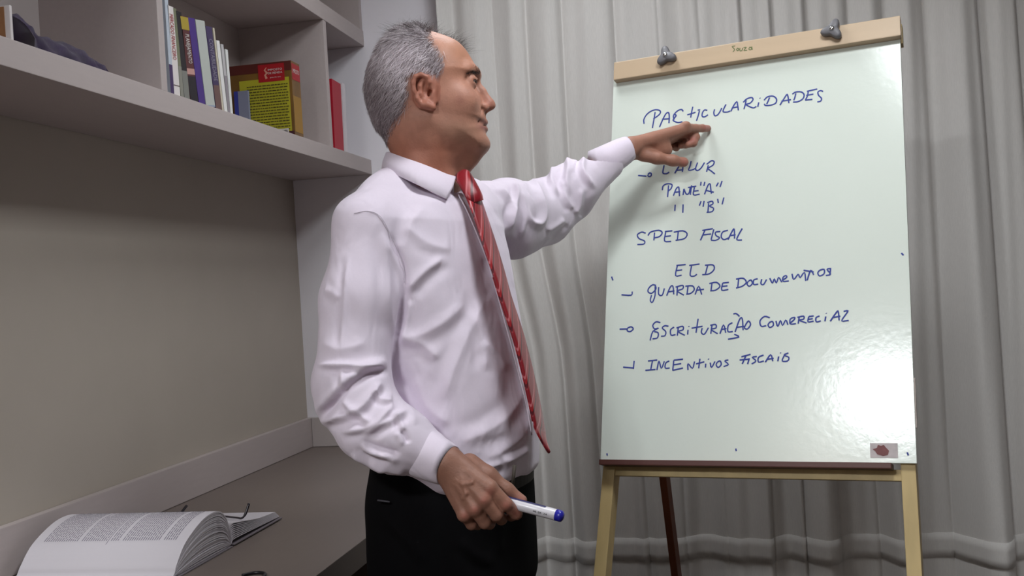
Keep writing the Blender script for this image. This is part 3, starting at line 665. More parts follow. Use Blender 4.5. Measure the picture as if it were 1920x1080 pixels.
# -------- head and neck
HD = 1.90; HS = HD/F           # metres per image pixel at the head
def H(px, py, z=0): return C(px, py, HD)+np.array([0, 0, z])       # z: away from the viewer
HEADPOLY = [(793, 56), (823, 64), (854, 76), (872, 92), (884.5, 111), (893, 127), (897.5, 138), (896, 149), (892, 157), (896, 168), (903, 186), (908, 205), (909.5, 214), (911.5, 223), (910, 231), (907, 236), (910.5, 243), (909.5, 252), (912.5, 262), (912.8, 271), (909, 281), (900, 286.5), (890, 288), (883, 296), (875, 306), (864, 319), (856, 332), (852, 380), (742, 380), (735, 300), (729, 280), (720, 258), (706, 238), (693, 204), (686.5, 170), (690, 143), (699, 115), (717, 88), (738, 68), (764, 58)]
def build_head():
    h = .0021; lo = H(676, 372, -.125); hi = H(945, 40, .105)
    lo, hi = np.minimum(lo, hi), np.maximum(lo, hi)
    f = Field(lo, hi, h)
    # signed distance to the side outline, in the side plane
    X, Y = np.meshgrid(f.ax[0], f.ax[1], indexing='ij'); px = 960+X/HS; py = 540-Y/HS; p = np.stack([px.ravel(), py.ravel()], 1)
    poly = np.array(smoothcurve(HEADPOLY+[HEADPOLY[0]], 3)); d = np.full(len(p), 1e9); ins = np.zeros(len(p), bool)
    for a, b in zip(poly[:-1], poly[1:]):
        ab = b-a
        if ab@ab < 1e-9: continue
        t = np.clip(((p-a)@ab)/(ab@ab), 0, 1); v = p-a-t[:, None]*ab; d = np.minimum(d, v[:, 0]**2+v[:, 1]**2)
        c = ((a[1] > p[:, 1]) != (b[1] > p[:, 1])) & (p[:, 0] < (b[0]-a[0])*(p[:, 1]-a[1])/(b[1]-a[1]+1e-12)+a[0]); ins ^= c
    D = (np.sqrt(d)*np.where(ins, 1, -1)*HS).reshape(px.shape)
    R = np.interp(py, [40, 150, 200, 240, 290, 330, 380], [.077, .079, .073, .066, .058, .060, .064])
    # cheeks narrow towards the chin at the front
    fr = np.clip((px-845)/60, 0, 1)*np.clip((py-215)/60, 0, 1); R = R-.010*fr
    E_ = np.maximum(R-D, 0)
    f.F[:] = (np.sqrt(E_[:, :, None]**2+(f.ax[2][None, None, :]-HD)**2)-R[:, :, None]).astype(np.float32)
    for s in (-1, 1):
        z = lambda v: s*v
        f.capsule(H(891, 141, z(.010)), H(878, 137, z(.040)), .009, .008, .014)                 # brow ridge
        f.ellipsoid(H(893, 160, z(.031)), (.017, .0125, .016), k=.016, op='s')                   # socket
        f.ellipsoid(H(880.0, 158, z(.031)), (.0146, .0140, .0146), k=.005)                       # eye in its lids
        f.ellipsoid(H(891.5, 159.5, z(.032)), (.0085, .0019, .0110), k=.003, op='s')
        f.capsule(H(894, 152.5, z(.022)), H(877, 154, z(.041)), .003, .003, .004)                # upper lid fold
        f.capsule(H(891, 167, z(.024)), H(877, 168, z(.042)), .0026, .0022, .006)                # lower lid
        f.ellipsoid(H(866, 196, z(.048)), (.022, .016, .014), k=.03)                             # cheekbone
        f.capsule(H(855, 246, z(.042)), H(886, 266, z(.022)), .014, .012, .03)                   # jowl
        f.capsule(H(812, 232, z(.057)), H(845, 262, z(.045)), .010, .010, .02)                   # jaw angle
        f.ellipsoid(H(908, 203, z(.0125)), (.0085, .0075, .0065), k=.006)                        # nostril wing
        f.ellipsoid(H(913, 211, z(.0065)), (.0052, .0026, .0030), k=.003, op='s')
        f.capsule(H(903, 208, z(.020)), H(893, 238, z(.031)), .0004, .0004, .010, 's')           # cheek furrow
        f.capsule(H(869, 158, z(.049)), H(858, 156, z(.056)), .0006, .0006, .004, 's')
        f.capsule(H(869, 162, z(.049)), H(859, 166, z(.056)), .0006, .0006, .004, 's')
        # the ear: plate, rim, inner fold, lobe, notch of the ear canal
        zz = .0745 if s < 0 else .073
        f.ellipsoid(H(804, 186, z(zz+.003)), (.0195, .032, .007), rot=[[.95, .30, 0], [-.30, .95, 0], [0, 0, 1]], k=.006)
        f.ellipsoid(H(806, 184, z(zz+.014)), (.0125, .0200, .0095), rot=[[.96, .28, 0], [-.28, .96, 0], [0, 0, 1]], k=.004, op='s')
        rim = [(808, 181, .006), (811, 171, .009), (807, 162, .011), (797, 158, .013), (787, 162, .014), (783, 173, .0145), (784.5, 187, .0145), (790, 201, .0135), (798, 212, .012)]
        f.chain([H(a, b, z(zz+c-.001)) for a, b, c in rim], [.0030, .0034, .0037, .004, .0042, .0042, .004, .0038, .0038], k=.003)
        af = [(801, 167, .010), (795, 178, .0115), (796, 192, .0115), (803, 204, .010)]
        f.chain([H(a, b, z(zz+c-.0025)) for a, b, c in af], [.0022, .003, .0032, .003], k=.004)
        f.capsule(H(807, 212, z(zz+.009)), H(817, 216, z(zz+.006)), .0078, .0068, .006)
        f.capsule(H(820, 205, z(zz+.003)), H(817, 190, z(zz+.0045)), .0050, .0042, .005)           # tragus
        f.ellipsoid(H(812, 190, z(zz+.003)), (.0038, .0068, .009), rot=[[.94, .34, 0], [-.34, .94, 0], [0, 0, 1]], k=.003, op='s')
        # neck cord behind the jaw
        f.capsule(H(790, 232, z(.050)), H(835, 330, z(.030)), .012, .012, .02)
    f.chain([H(893, 152), H(904, 172), H(915.5, 192)], [.0050, .0066, .0098], k=.007)            # nose bridge to tip
    f.ellipsoid(H(918.5, 198), (.0105, .0088, .0090), k=.006)
    f.capsule(H(914, 205), H(907, 212), .0045, .0045, .005)
    for s in (-1, 1):
        f.chain([H(909.5, 229.5), H(907.5, 231, s*.009), H(899, 239.5, s*.022)], [.0046, .0042, .0018], k=.004)
        f.chain([H(909.0, 242.5), H(907, 242.5, s*.009), H(899, 241.0, s*.021)], [.0050, .0046, .0018], k=.004)
        f.chain([H(914.5, 236), H(909.5, 236.8, s*.010), H(900.0, 240.4, s*.0215)], [.0009, .0008, .0004], k=.003, op='s')
    f.ellipsoid(H(904, 272), (.013, .011, .019), k=.014)
    f.capsule(H(884, 300), H(842, 345), .010, .013, .03)
    return f
hf = build_head()
hv, hq = hf.mesh(); hv = relax(hv, hq, 1, .4)

HAIRLINE = [(800, 50), (806, 64), (812, 81), (821, 99), (833, 116), (838, 124), (836.5, 142), (831, 158), (827, 170), (822, 162), (812, 156), (798, 153.5), (784, 157), (777, 168), (776, 185), (775, 200), (768, 214), (757, 228), (742, 245), (733, 262), (724, 276), (640, 276), (640, 20), (800, 20)]
def inside(p, poly):
    poly = np.array(poly, float); c = np.zeros(len(p), bool)
    for a, b in zip(poly, np.roll(poly, -1, 0)):
        c ^= ((a[1] > p[:, 1]) != (b[1] > p[:, 1])) & (p[:, 0] < (b[0]-a[0])*(p[:, 1]-a[1])/(b[1]-a[1]+1e-12)+a[0])
    return c
def head_px(vs): return np.stack([960+vs[:, 0]/HS, 540-vs[:, 1]/HS], 1)    # side plane, so both sides of the head agree
def hair_edge(p):
    """signed distance px to the hairline, + inside the hair"""
    d = np.abs(seg_dist(p, HAIRLINE+[HAIRLINE[0]])[0]); return np.where(inside(p, HAIRLINE), d, -d)
def blob(p, c, r): return np.exp(-(((p[:, 0]-c[0])/r[0])**2+((p[:, 1]-c[1])/r[1])**2))
def mix(c, col, w_): return c+(np.array(col)-c)*np.clip(w_, 0, 1)[:, None]
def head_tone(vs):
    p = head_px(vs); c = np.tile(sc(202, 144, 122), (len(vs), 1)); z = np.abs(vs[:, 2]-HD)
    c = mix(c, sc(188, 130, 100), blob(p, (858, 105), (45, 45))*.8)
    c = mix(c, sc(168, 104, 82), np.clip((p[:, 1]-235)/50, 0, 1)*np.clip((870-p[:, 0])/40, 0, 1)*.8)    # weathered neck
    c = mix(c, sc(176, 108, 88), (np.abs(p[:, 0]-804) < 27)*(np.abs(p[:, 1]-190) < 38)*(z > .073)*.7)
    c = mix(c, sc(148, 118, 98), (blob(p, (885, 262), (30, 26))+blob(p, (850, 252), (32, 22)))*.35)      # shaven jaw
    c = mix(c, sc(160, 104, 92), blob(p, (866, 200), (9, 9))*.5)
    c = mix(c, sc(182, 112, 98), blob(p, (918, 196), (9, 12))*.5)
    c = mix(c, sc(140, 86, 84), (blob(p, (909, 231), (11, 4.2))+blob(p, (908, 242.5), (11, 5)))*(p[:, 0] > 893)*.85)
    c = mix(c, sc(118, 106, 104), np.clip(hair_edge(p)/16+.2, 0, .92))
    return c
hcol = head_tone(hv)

# -------- arms, hands
def hand_right():
    """near hand, closed round the marker, back of the hand to the viewer"""
    f = Field((-.175, -.415, 1.60), (.045, -.235, 1.76), .0017)
    k = .008
    W_ = C(838, 870, 1.682)
    f.chain([C(770, 838, 1.72), C(805, 852, 1.705), W_+np.array([-.004, .002, 0])], [.031, .029, .0255], k=.01)
    mcp = [C(918, 914, 1.655), C(907, 936, 1.650), C(890, 953, 1.652), C(871, 964, 1.660)]
    base = [W_+np.array(o) for o in ((.008, .010, -.002), (.004, .003, -.004), (.000, -.005, -.002), (-.003, -.014, .004))]
    for b, m_, r in zip(base, mcp, (.0125, .0125, .012, .0115)): f.capsule(b, m_, .0165, r, .012)
    f.ellipsoid((W_+C(888, 925, 1.68))/2+np.array([.010, -.012, .010]), (.028, .026, .020), k=.015)
    f.capsule(C(850, 895, 1.70), C(893, 948, 1.695), .018, .014, .014)
    # fingers: knuckle, middle joint, end joint, tip
    fing = [([C(918, 914, 1.655), C(949, 945, 1.655), C(968, 963, 1.672), C(958, 968, 1.695)], [.0120, .0102, .0094, .0084]),
            ([C(907, 936, 1.650), C(932, 965, 1.655), C(940, 973, 1.680), C(930, 965, 1.702)], [.0122, .0104, .0092, .0080]),
            ([C(890, 953, 1.652), C(909, 980, 1.662), C(918, 982, 1.688), C(912, 970, 1.706)], [.0116, .0098, .0088, .0078]),
            ([C(871, 964, 1.660), C(884, 983, 1.672), C(895, 984, 1.694), C(893, 972, 1.710)], [.0105, .0088, .0078, .0070])]
    for pts, rs in fing: f.chain(pts, rs, .0035)
    for m_ in mcp: f.ellipsoid(m_+np.array([0, 0, -.004]), (.0105, .0105, .0100), k=.006)
    # thumb along the top
    f.chain([C(880, 872, 1.70), C(915, 893, 1.694), C(950, 919, 1.690), C(979, 937.5, 1.688)], [.019, .0148, .0112, .0080], .009)
    # tendons and veins on the back
    for b, m_ in zip(base, mcp): f.capsule(b*.6+m_*.4+np.array([0, 0, -.0145]), m_+np.array([0, 0, -.0095]), .0022, .0030, .006)
    f.chain([C(856, 900, 1.655), C(868, 908, 1.648), C(874, 925, 1.645), C(868, 935, 1.647)], [.0018, .002, .002, .0014], .004)
    f.chain([C(868, 908, 1.648), C(884, 905, 1.646), C(892, 890, 1.655)], [.0018, .0018, .0012], .004)
    return f
def hand_left():
    """far hand, forefinger stretched to the board, thumb below"""
    f = Field((.165, .235, 2.25), (.480, .395, 2.47), .0018)
    W_ = C(1180, 279, 2.335)
    f.chain([C(1115, 318, 2.315), C(1150, 296, 2.325), W_], [.024, .0245, .0245], k=.01)
    mcp = [C(1286, 240.5, 2.372), C(1279, 247, 2.392), C(1270, 256, 2.410), C(1256, 264, 2.424)]
    base = [W_+np.array(o) for o in ((.006, .008, -.004), (.006, .004, .004), (.006, -.002, .012), (.004, -.006, .018))]
    for b, m_, r in zip(base, mcp, (.0125, .0118, .011, .0105)): f.capsule(b, m_, .0165, r, .012)
    f.ellipsoid(C(1232, 274, 2.362), (.036, .022, .016), rot=[[.93, .36, 0], [-.36, .93, 0], [0, 0, 1]], k=.014)
    tip = np.array(to_c(on_plane(1327, 241, BB+BN*.0095, BN)))
    f.chain([mcp[0], C(1304, 241, 2.392), C(1317, 240.5, 2.405), tip], [.0118, .0098, .0088, .0078], .003)
    f.chain([mcp[1], C(1304, 257, 2.396), C(1300, 268, 2.388), C(1291, 271, 2.386)], [.0115, .0098, .0088, .0076], .004)
    f.chain([mcp[2], C(1290, 262, 2.420), C(1286, 271, 2.410), C(1277, 273, 2.402)], [.0108, .0094, .0084, .0074], .004)
    f.chain([mcp[3], C(1273, 270, 2.430), C(1268, 277, 2.418), C(1261, 276, 2.410)], [.0098, .0084, .0076, .0068], .004)
    f.chain([C(1207, 290, 2.345), C(1232, 296, 2.338), C(1262, 301, 2.340), C(1280, 304, 2.348)], [.0160, .0128, .0112, .0098], .010)
    f.ellipsoid(C(1281, 304, 2.347), (.0118, .0098, .0085), k=.006)
    f.ellipsoid(C(1286, 233.5, 2.366), (.009, .007, .009), k=.008)
    return f
def arm_tone(vs, nail=()):
    p = px_of(vs); c = np.tile(sc(158, 112, 94), (len(vs), 1)); return p, c
rf = hand_right(); rv, rq = rf.mesh(); rv = relax(rv, rq, 1, .4); p_, rc = arm_tone(rv)
for q in ((918, 922), (907, 938), (890, 955), (871, 966), (949, 947), (968, 962)): rc = mix(rc, sc(190, 112, 100), blob(p_, q, (9, 8))*.5)
rc = mix(rc, sc(188, 128, 116), blob(p_, (975, 935), (14, 8))*.6)
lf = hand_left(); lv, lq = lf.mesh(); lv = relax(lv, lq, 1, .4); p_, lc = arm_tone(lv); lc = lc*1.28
for q in ((1283, 305), (1298, 262), (1325, 240)): lc = mix(lc, sc(186, 112, 106), blob(p_, q, (10, 8))*.6)

# -------- hidden body under the clothes, joined to head and hands at cut loops
TH0 = math.radians(28)
def rows(yy, tab, col): t = np.array(tab); return np.interp(yy, t[::-1, 0], t[::-1, col])
S0 = 1.93/F
TORSO = np.array([  # image row, centre px, front, back, side half-widths, depth offset
 (345, 812, .062, .062, .075, 0), (375, 806, .088, .085, .135, 0), (420, 801, .110, .104, .178, 0), (470, 802, .122, .110, .184, 0), (540, 810, .130, .114, .178, 0),
 (600, 819, .138, .118, .172, 0), (700, 835, .141, .124, .166, 0), (800, 848, .147, .130, .165, 0), (860, 850, .142, .130, .166, 0), (930, 850, .138, .130, .168, 0)])
def torso_field(f, grow=0., lo=345, hi=905, k=.03, tab=TORSO, tilt=.13, expn=2.3, flare=0):
    sl, X, Y, Z = f.sub(C(540, hi+60, 1.93)-np.array([0, 0, .35]), C(1090, lo-60, 1.93)+np.array([0, 0, .35]))
    py = 540-Y/S0; pxx = 960+X/S0
    pr = py + (pxx-850)*tilt*np.clip((py-700)/180, 0, 1)
    g = lambda c: np.interp(pr, tab[:, 0], tab[:, c])
    cx = (g(1)-960)*S0; ct, st = math.cos(TH0), math.sin(TH0)
    a_ = X-cx; b_ = Z-1.93-g(5); lx = a_*ct-b_*st; ls = a_*st+b_*ct
    A = np.where(lx > 0, g(2), g(3))+grow; B = g(4)+grow
    q = (np.abs(lx/A)**expn+np.abs(ls/B)**expn)**(1/expn)
    d = (q-1)*np.minimum(A, B)*.9
    e = np.maximum(lo-py, pr-hi)*S0
    dd = np.where(e > -.03, np.sqrt(np.maximum(d+.03, 0)**2+np.maximum(e+.03, 0)**2)-.03+np.minimum(np.maximum(d+.03, e+.03), 0), d)
    f.blend(sl, dd.astype(np.float32), k, 'u')
SHN = C(684, 420, 1.775); SHF = C(908, 398, 2.08)
EN = C(650, 722, 1.745); EF = C(1012, 396, 2.255)
def wpt(x, y, z): return to_c((x, y, z))
hipc = to_world(C(850, 985, 1.93)); fwd = to_world(np.array([math.cos(TH0), 0, 1.93-math.sin(TH0)]))-to_world(np.array([0, 0, 1.93])); fwd[2] = 0; fwd /= np.linalg.norm(fwd); side = np.array([-fwd[1], fwd[0], 0])
def legpt(s, z, f_=0): q = hipc+side*s+fwd*f_; return wpt(q[0], q[1], z)
def hidden_body():
    b0 = wpt(hipc[0], hipc[1], 0); f = Field((-.42, -1.32, 1.45), (.26, .26, 2.50), .011)
    torso_field(f, -.036, 372, 985, .02)
    f.capsule(C(805, 380, 1.92), C(803, 318, 1.915), .052, .054, .02)
    f.chain([C(800, 392, 1.93), SHN, EN, C(800, 852, 1.71)], [.05, .046, .040, .030], .02)
    f.chain([C(800, 392, 1.93), SHF, EF, C(1105, 322, 2.312)], [.05, .046, .036, .021], .02)
    for s in (-.09, .09): f.chain([legpt(s*.75, .84), legpt(s, .50, .02), legpt(s*1.05, .10, -.01), legpt(s*1.1, .05, .11)], [.068, .058, .040, .032], .02)
    return f.mesh()
bv, bq = hidden_body()
def cut(vs, Q, keep):
    Q = Q[keep[Q].all(1)]; used = np.unique(Q); mp = np.full(len(vs), -1); mp[used] = np.arange(len(used)); return vs[used], mp[Q], used
YC = H(0, 352)[1]; XN = C(786, 0, 1.70)[0]; XF = C(1128, 0, 2.32)[0]
def inv(p): return px_of(p)
pb = px_of(bv)
kb = ~(bv[:, 1] > YC-.012) | (pb[:, 0] > 880) | (pb[:, 0] < 730)
near_arm = (pb[:, 1] > 795) & (pb[:, 1] < 905) & (bv[:, 2] < 1.752) & (bv[:, 0] > XN-.006); kb &= ~near_arm
kb &= ~((pb[:, 1] < 380) & (bv[:, 0] > XF-.012) & (bv[:, 2] > 2.2))
bv2, bq2, _ = cut(bv, bq, kb)
k1 = hv[:, 1] > YC; hv2, hq2, u1 = cut(hv, hq, k1); k2 = rv[:, 0] > XN; rv2, rq2, u2 = cut(rv, rq, k2); k3 = lv[:, 0] > XF; lv2, lq2, u3 = cut(lv, lq, k3)
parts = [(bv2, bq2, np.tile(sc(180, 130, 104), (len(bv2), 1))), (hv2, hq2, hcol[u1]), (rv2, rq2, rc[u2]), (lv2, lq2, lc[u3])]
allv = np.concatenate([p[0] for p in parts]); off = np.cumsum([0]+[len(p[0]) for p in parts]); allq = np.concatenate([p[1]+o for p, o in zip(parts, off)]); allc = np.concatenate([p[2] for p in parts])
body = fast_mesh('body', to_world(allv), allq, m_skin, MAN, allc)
def bridge(o):
    bm = bmesh.new(); bm.from_mesh(o.data); be = [e for e in bm.edges if e.is_boundary]; seen = set(); loops = []
    for e in be:
        if e in seen: continue
        st = [e]; comp = []
        while st:
            x = st.pop()
            if x in seen: continue
            seen.add(x); comp.append(x)
            for v in x.verts: st += [y for y in v.link_edges if y.is_boundary and y not in seen]
        loops.append(comp)
    loops = [l for l in loops if len(l) > 8]; cen = [sum(((e.verts[0].co+e.verts[1].co)/2 for e in l), Vector())/len(l) for l in loops]; done = set()
    for i in sorted(range(len(loops)), key=lambda i: -len(loops[i])):
        if i in done: continue
        js = [j for j in range(len(loops)) if j != i and j not in done and (cen[i]-cen[j]).length < .09]
        if not js: continue
        j = min(js, key=lambda j: (cen[i]-cen[j]).length); done |= {i, j}
        try: bmesh.ops.bridge_loops(bm, edges=loops[i]+loops[j])
        except Exception as ex: print('bridge', ex)
    print('loops', [(len(l), tuple(round(c, 2) for c in cc)) for l, cc in zip(loops, cen)])
    for f_ in bm.faces: f_.smooth = True
    bm.to_mesh(o.data); bm.free()
bridge(body)

# -------- eyes, brows
for s in (-1, 1):
    c = to_world(H(880.5, 158.5, s*.031)); bm = bmesh.new(); bmesh.ops.create_uvsphere(bm, u_segments=24, v_segments=16, radius=.0122)
    for v in bm.verts: v.co = Vector(c)+v.co
    e = from_bm('eye', bm, mat('eye_white', (120, 104, 98), .25, .5), MAN, True)
    ci = to_world(H(891.0, 159.3, s*.0315)); bm = bmesh.new(); bmesh.ops.create_uvsphere(bm, u_segments=16, v_segments=8, radius=.0045)
    for v in bm.verts: v.co = Vector(ci)+v.co
    from_bm('iris', bm, mat('iris_brown', (52, 34, 26), .2, .5), e, True)
def strands(name, roots, dirs, lens, wid, tones, m, parent, bend=None, seg=3):
    n = len(roots); r = rng.normal(size=(n, 3)); dirs = dirs/np.linalg.norm(dirs, axis=1)[:, None]; w_ = np.cross(dirs, r); w_ /= np.linalg.norm(w_, axis=1)[:, None]
    bend = np.zeros((n, 3)) if bend is None else bend; rowsv = []
    for i in range(seg+1):
        t = i/seg; q = roots+dirs*(lens*t)[:, None]+bend*(lens*t*t)[:, None]; ww = wid*(1-.85*t)
        rowsv += [q-w_*ww[:, None]/2, q+w_*ww[:, None]/2]
    V = np.stack(rowsv, 1).reshape(-1, 3); k = 2*(seg+1); b = (np.arange(n)*k)[:, None]
    Q = np.concatenate([b+np.array([2*i, 2*i+1, 2*i+3, 2*i+2]) for i in range(seg)])
    return fast_mesh(name, to_world(V), Q, m, parent, np.repeat(tones, k, 0))
m_hair = mat('hair_grey', (130, 124, 124), .45, .35, attr='tone')
hn = vnormals(hv, hq); fc = hv[hq].mean(1); fn = hn[hq].mean(1); fn /= np.linalg.norm(fn, axis=1)[:, None]
if ((hv-hv.mean(0))*hn).sum(1).mean() < 0: hn = -hn; fn = -fn
for s in (-1, 1):
    n = 220; t = rng.random(n); px_ = 874+24*t; py_ = 139.5-3.5*np.sin(t*3)+rng.normal(0, 1.6, n)+ (1-t)*5
    zc = s*(.047-.034*t)
    # find skin surface near each brow root
    root = np.array([H(a, b, z) for a, b, z in zip(px_, py_, zc)]); idx = [int(np.argmin(((hv-r)**2).sum(1))) for r in root]
    root = hv[idx]+hn[idx]*.0003; d = np.stack([np.full(n, -.6), rng.normal(-.05, .25, n)+.1, np.full(n, s*.7)], 1)+hn[idx]*.55
    g = rng.random(n)[:, None]; tone = sc(40, 32, 30)*(1-g*.5)+sc(120, 112, 108)*g*.5
    strands('eyebrow', root, d, rng.uniform(.006, .010, n), np.full(n, .0006), tone, m_hair, MAN)
# -------- hair: fine strands lying on the scalp
def hair():
    p = head_px(fc); e = hair_edge(p)+rng.normal(0, 2.5, len(p)); up = np.clip(fn[:, 1], 0, 1)
    dens = np.clip(e/14+.25, 0, 1); ok = np.argwhere(dens > rng.random(len(p))).ravel(); ok = ok[(p[ok, 1] < 274)]
    earz = (np.abs(p[ok, 0]-803) < 27) & (np.abs(p[ok, 1]-190) < 37) & (np.abs(fc[ok, 2]-HD) > .0715); ok = ok[~earz]
    i = rng.choice(ok, 30000); root = fc[i]+rng.normal(0, .0010, (len(i), 3)); nn = fn[i]; q = p[i]
    top = np.clip((105-q[:, 1])/45, 0, 1); nape = np.clip((q[:, 1]-225)/40, 0, 1)
    comb = np.stack([-.62+.15*top, -.85+1.05*top, np.zeros(len(i))], 1)+rng.normal(0, .30, (len(i), 3))
    fr = np.clip((q[:, 0]-800)/30, 0, 1); comb[:, 1] -= .25*fr
    comb -= (comb*nn).sum(1)[:, None]*nn; d = comb/np.linalg.norm(comb, axis=1)[:, None]+nn*(.22+.40*top+rng.uniform(0, .30, len(i)))[:, None]
    L = rng.uniform(.012, .022, len(i))*(1-.5*nape)*(1+.5*top)
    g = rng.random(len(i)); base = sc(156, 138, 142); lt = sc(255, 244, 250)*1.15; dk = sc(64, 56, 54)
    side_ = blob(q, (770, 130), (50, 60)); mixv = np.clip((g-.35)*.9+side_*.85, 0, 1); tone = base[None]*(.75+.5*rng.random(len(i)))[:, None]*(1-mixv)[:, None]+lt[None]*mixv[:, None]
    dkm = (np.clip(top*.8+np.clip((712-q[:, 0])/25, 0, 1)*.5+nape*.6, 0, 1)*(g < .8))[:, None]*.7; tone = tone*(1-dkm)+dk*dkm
    bend = -nn*.22
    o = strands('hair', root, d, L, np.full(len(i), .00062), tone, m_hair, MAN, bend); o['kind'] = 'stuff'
    # loose wisps standing off the crown
    tp = np.argwhere((fn[:, 1] > .72) & (p[:, 0] > 735) & (p[:, 0] < 812) & (p[:, 1] < 80)).ravel(); j = rng.choice(tp, 700)
    d = np.stack([rng.normal(-.1, .45, 700), rng.uniform(.5, 1, 700), rng.normal(0, .35, 700)], 1)
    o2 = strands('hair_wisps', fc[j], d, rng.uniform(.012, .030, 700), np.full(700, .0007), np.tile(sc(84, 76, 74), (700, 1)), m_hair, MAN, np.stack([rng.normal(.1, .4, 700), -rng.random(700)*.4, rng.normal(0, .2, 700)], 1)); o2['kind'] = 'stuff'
    tp = np.argwhere((fn[:, 1] > .3) & (p[:, 0] > 806) & (p[:, 0] < 872) & (p[:, 1] < 100) & (fc[:, 2] > HD+.012)).ravel(); n = 420; j = rng.choice(tp, n)
    d = np.stack([rng.uniform(.0, .9, n), rng.uniform(.5, 1., n), rng.normal(0, .2, n)], 1)
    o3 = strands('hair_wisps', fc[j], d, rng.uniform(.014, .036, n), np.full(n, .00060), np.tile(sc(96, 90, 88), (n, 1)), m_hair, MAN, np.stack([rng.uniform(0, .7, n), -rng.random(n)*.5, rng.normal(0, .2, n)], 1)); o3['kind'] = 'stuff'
hair()

# -------- shirt
m_shirt = mat('shirt_cotton', (226, 214, 228), .75, .2, var=(300, .012), bump=(900, .12, .0003), sheen=.15)
def soft_wrinkles(m, scale, dist, stretch):
    nt = m.node_tree; bp = [n for n in nt.nodes if n.type == 'BUMP'][0]; tc = [n for n in nt.nodes if n.type == 'TEX_COORD'][0]
    mp = nt.nodes.new('ShaderNodeMapping'); mp.inputs['Scale'].default_value = stretch; mp.inputs['Rotation'].default_value = (0, .5, .3); nt.links.new(tc.outputs['Object'], mp.inputs[0])
    n = nt.nodes.new('ShaderNodeTexNoise'); n.inputs['Scale'].default_value = scale; n.inputs['Detail'].default_value = 2; n.inputs['Distortion'].default_value = .8; nt.links.new(mp.outputs[0], n.inputs[0])
    b2 = nt.nodes.new('ShaderNodeBump'); b2.inputs['Strength'].default_value = .55; b2.inputs['Distance'].default_value = dist; nt.links.new(n.outputs[0], b2.inputs['Height']); nt.links.new(b2.outputs[0], bp.inputs['Normal'])
soft_wrinkles(m_shirt, 17, .010, (1, 1, .55))
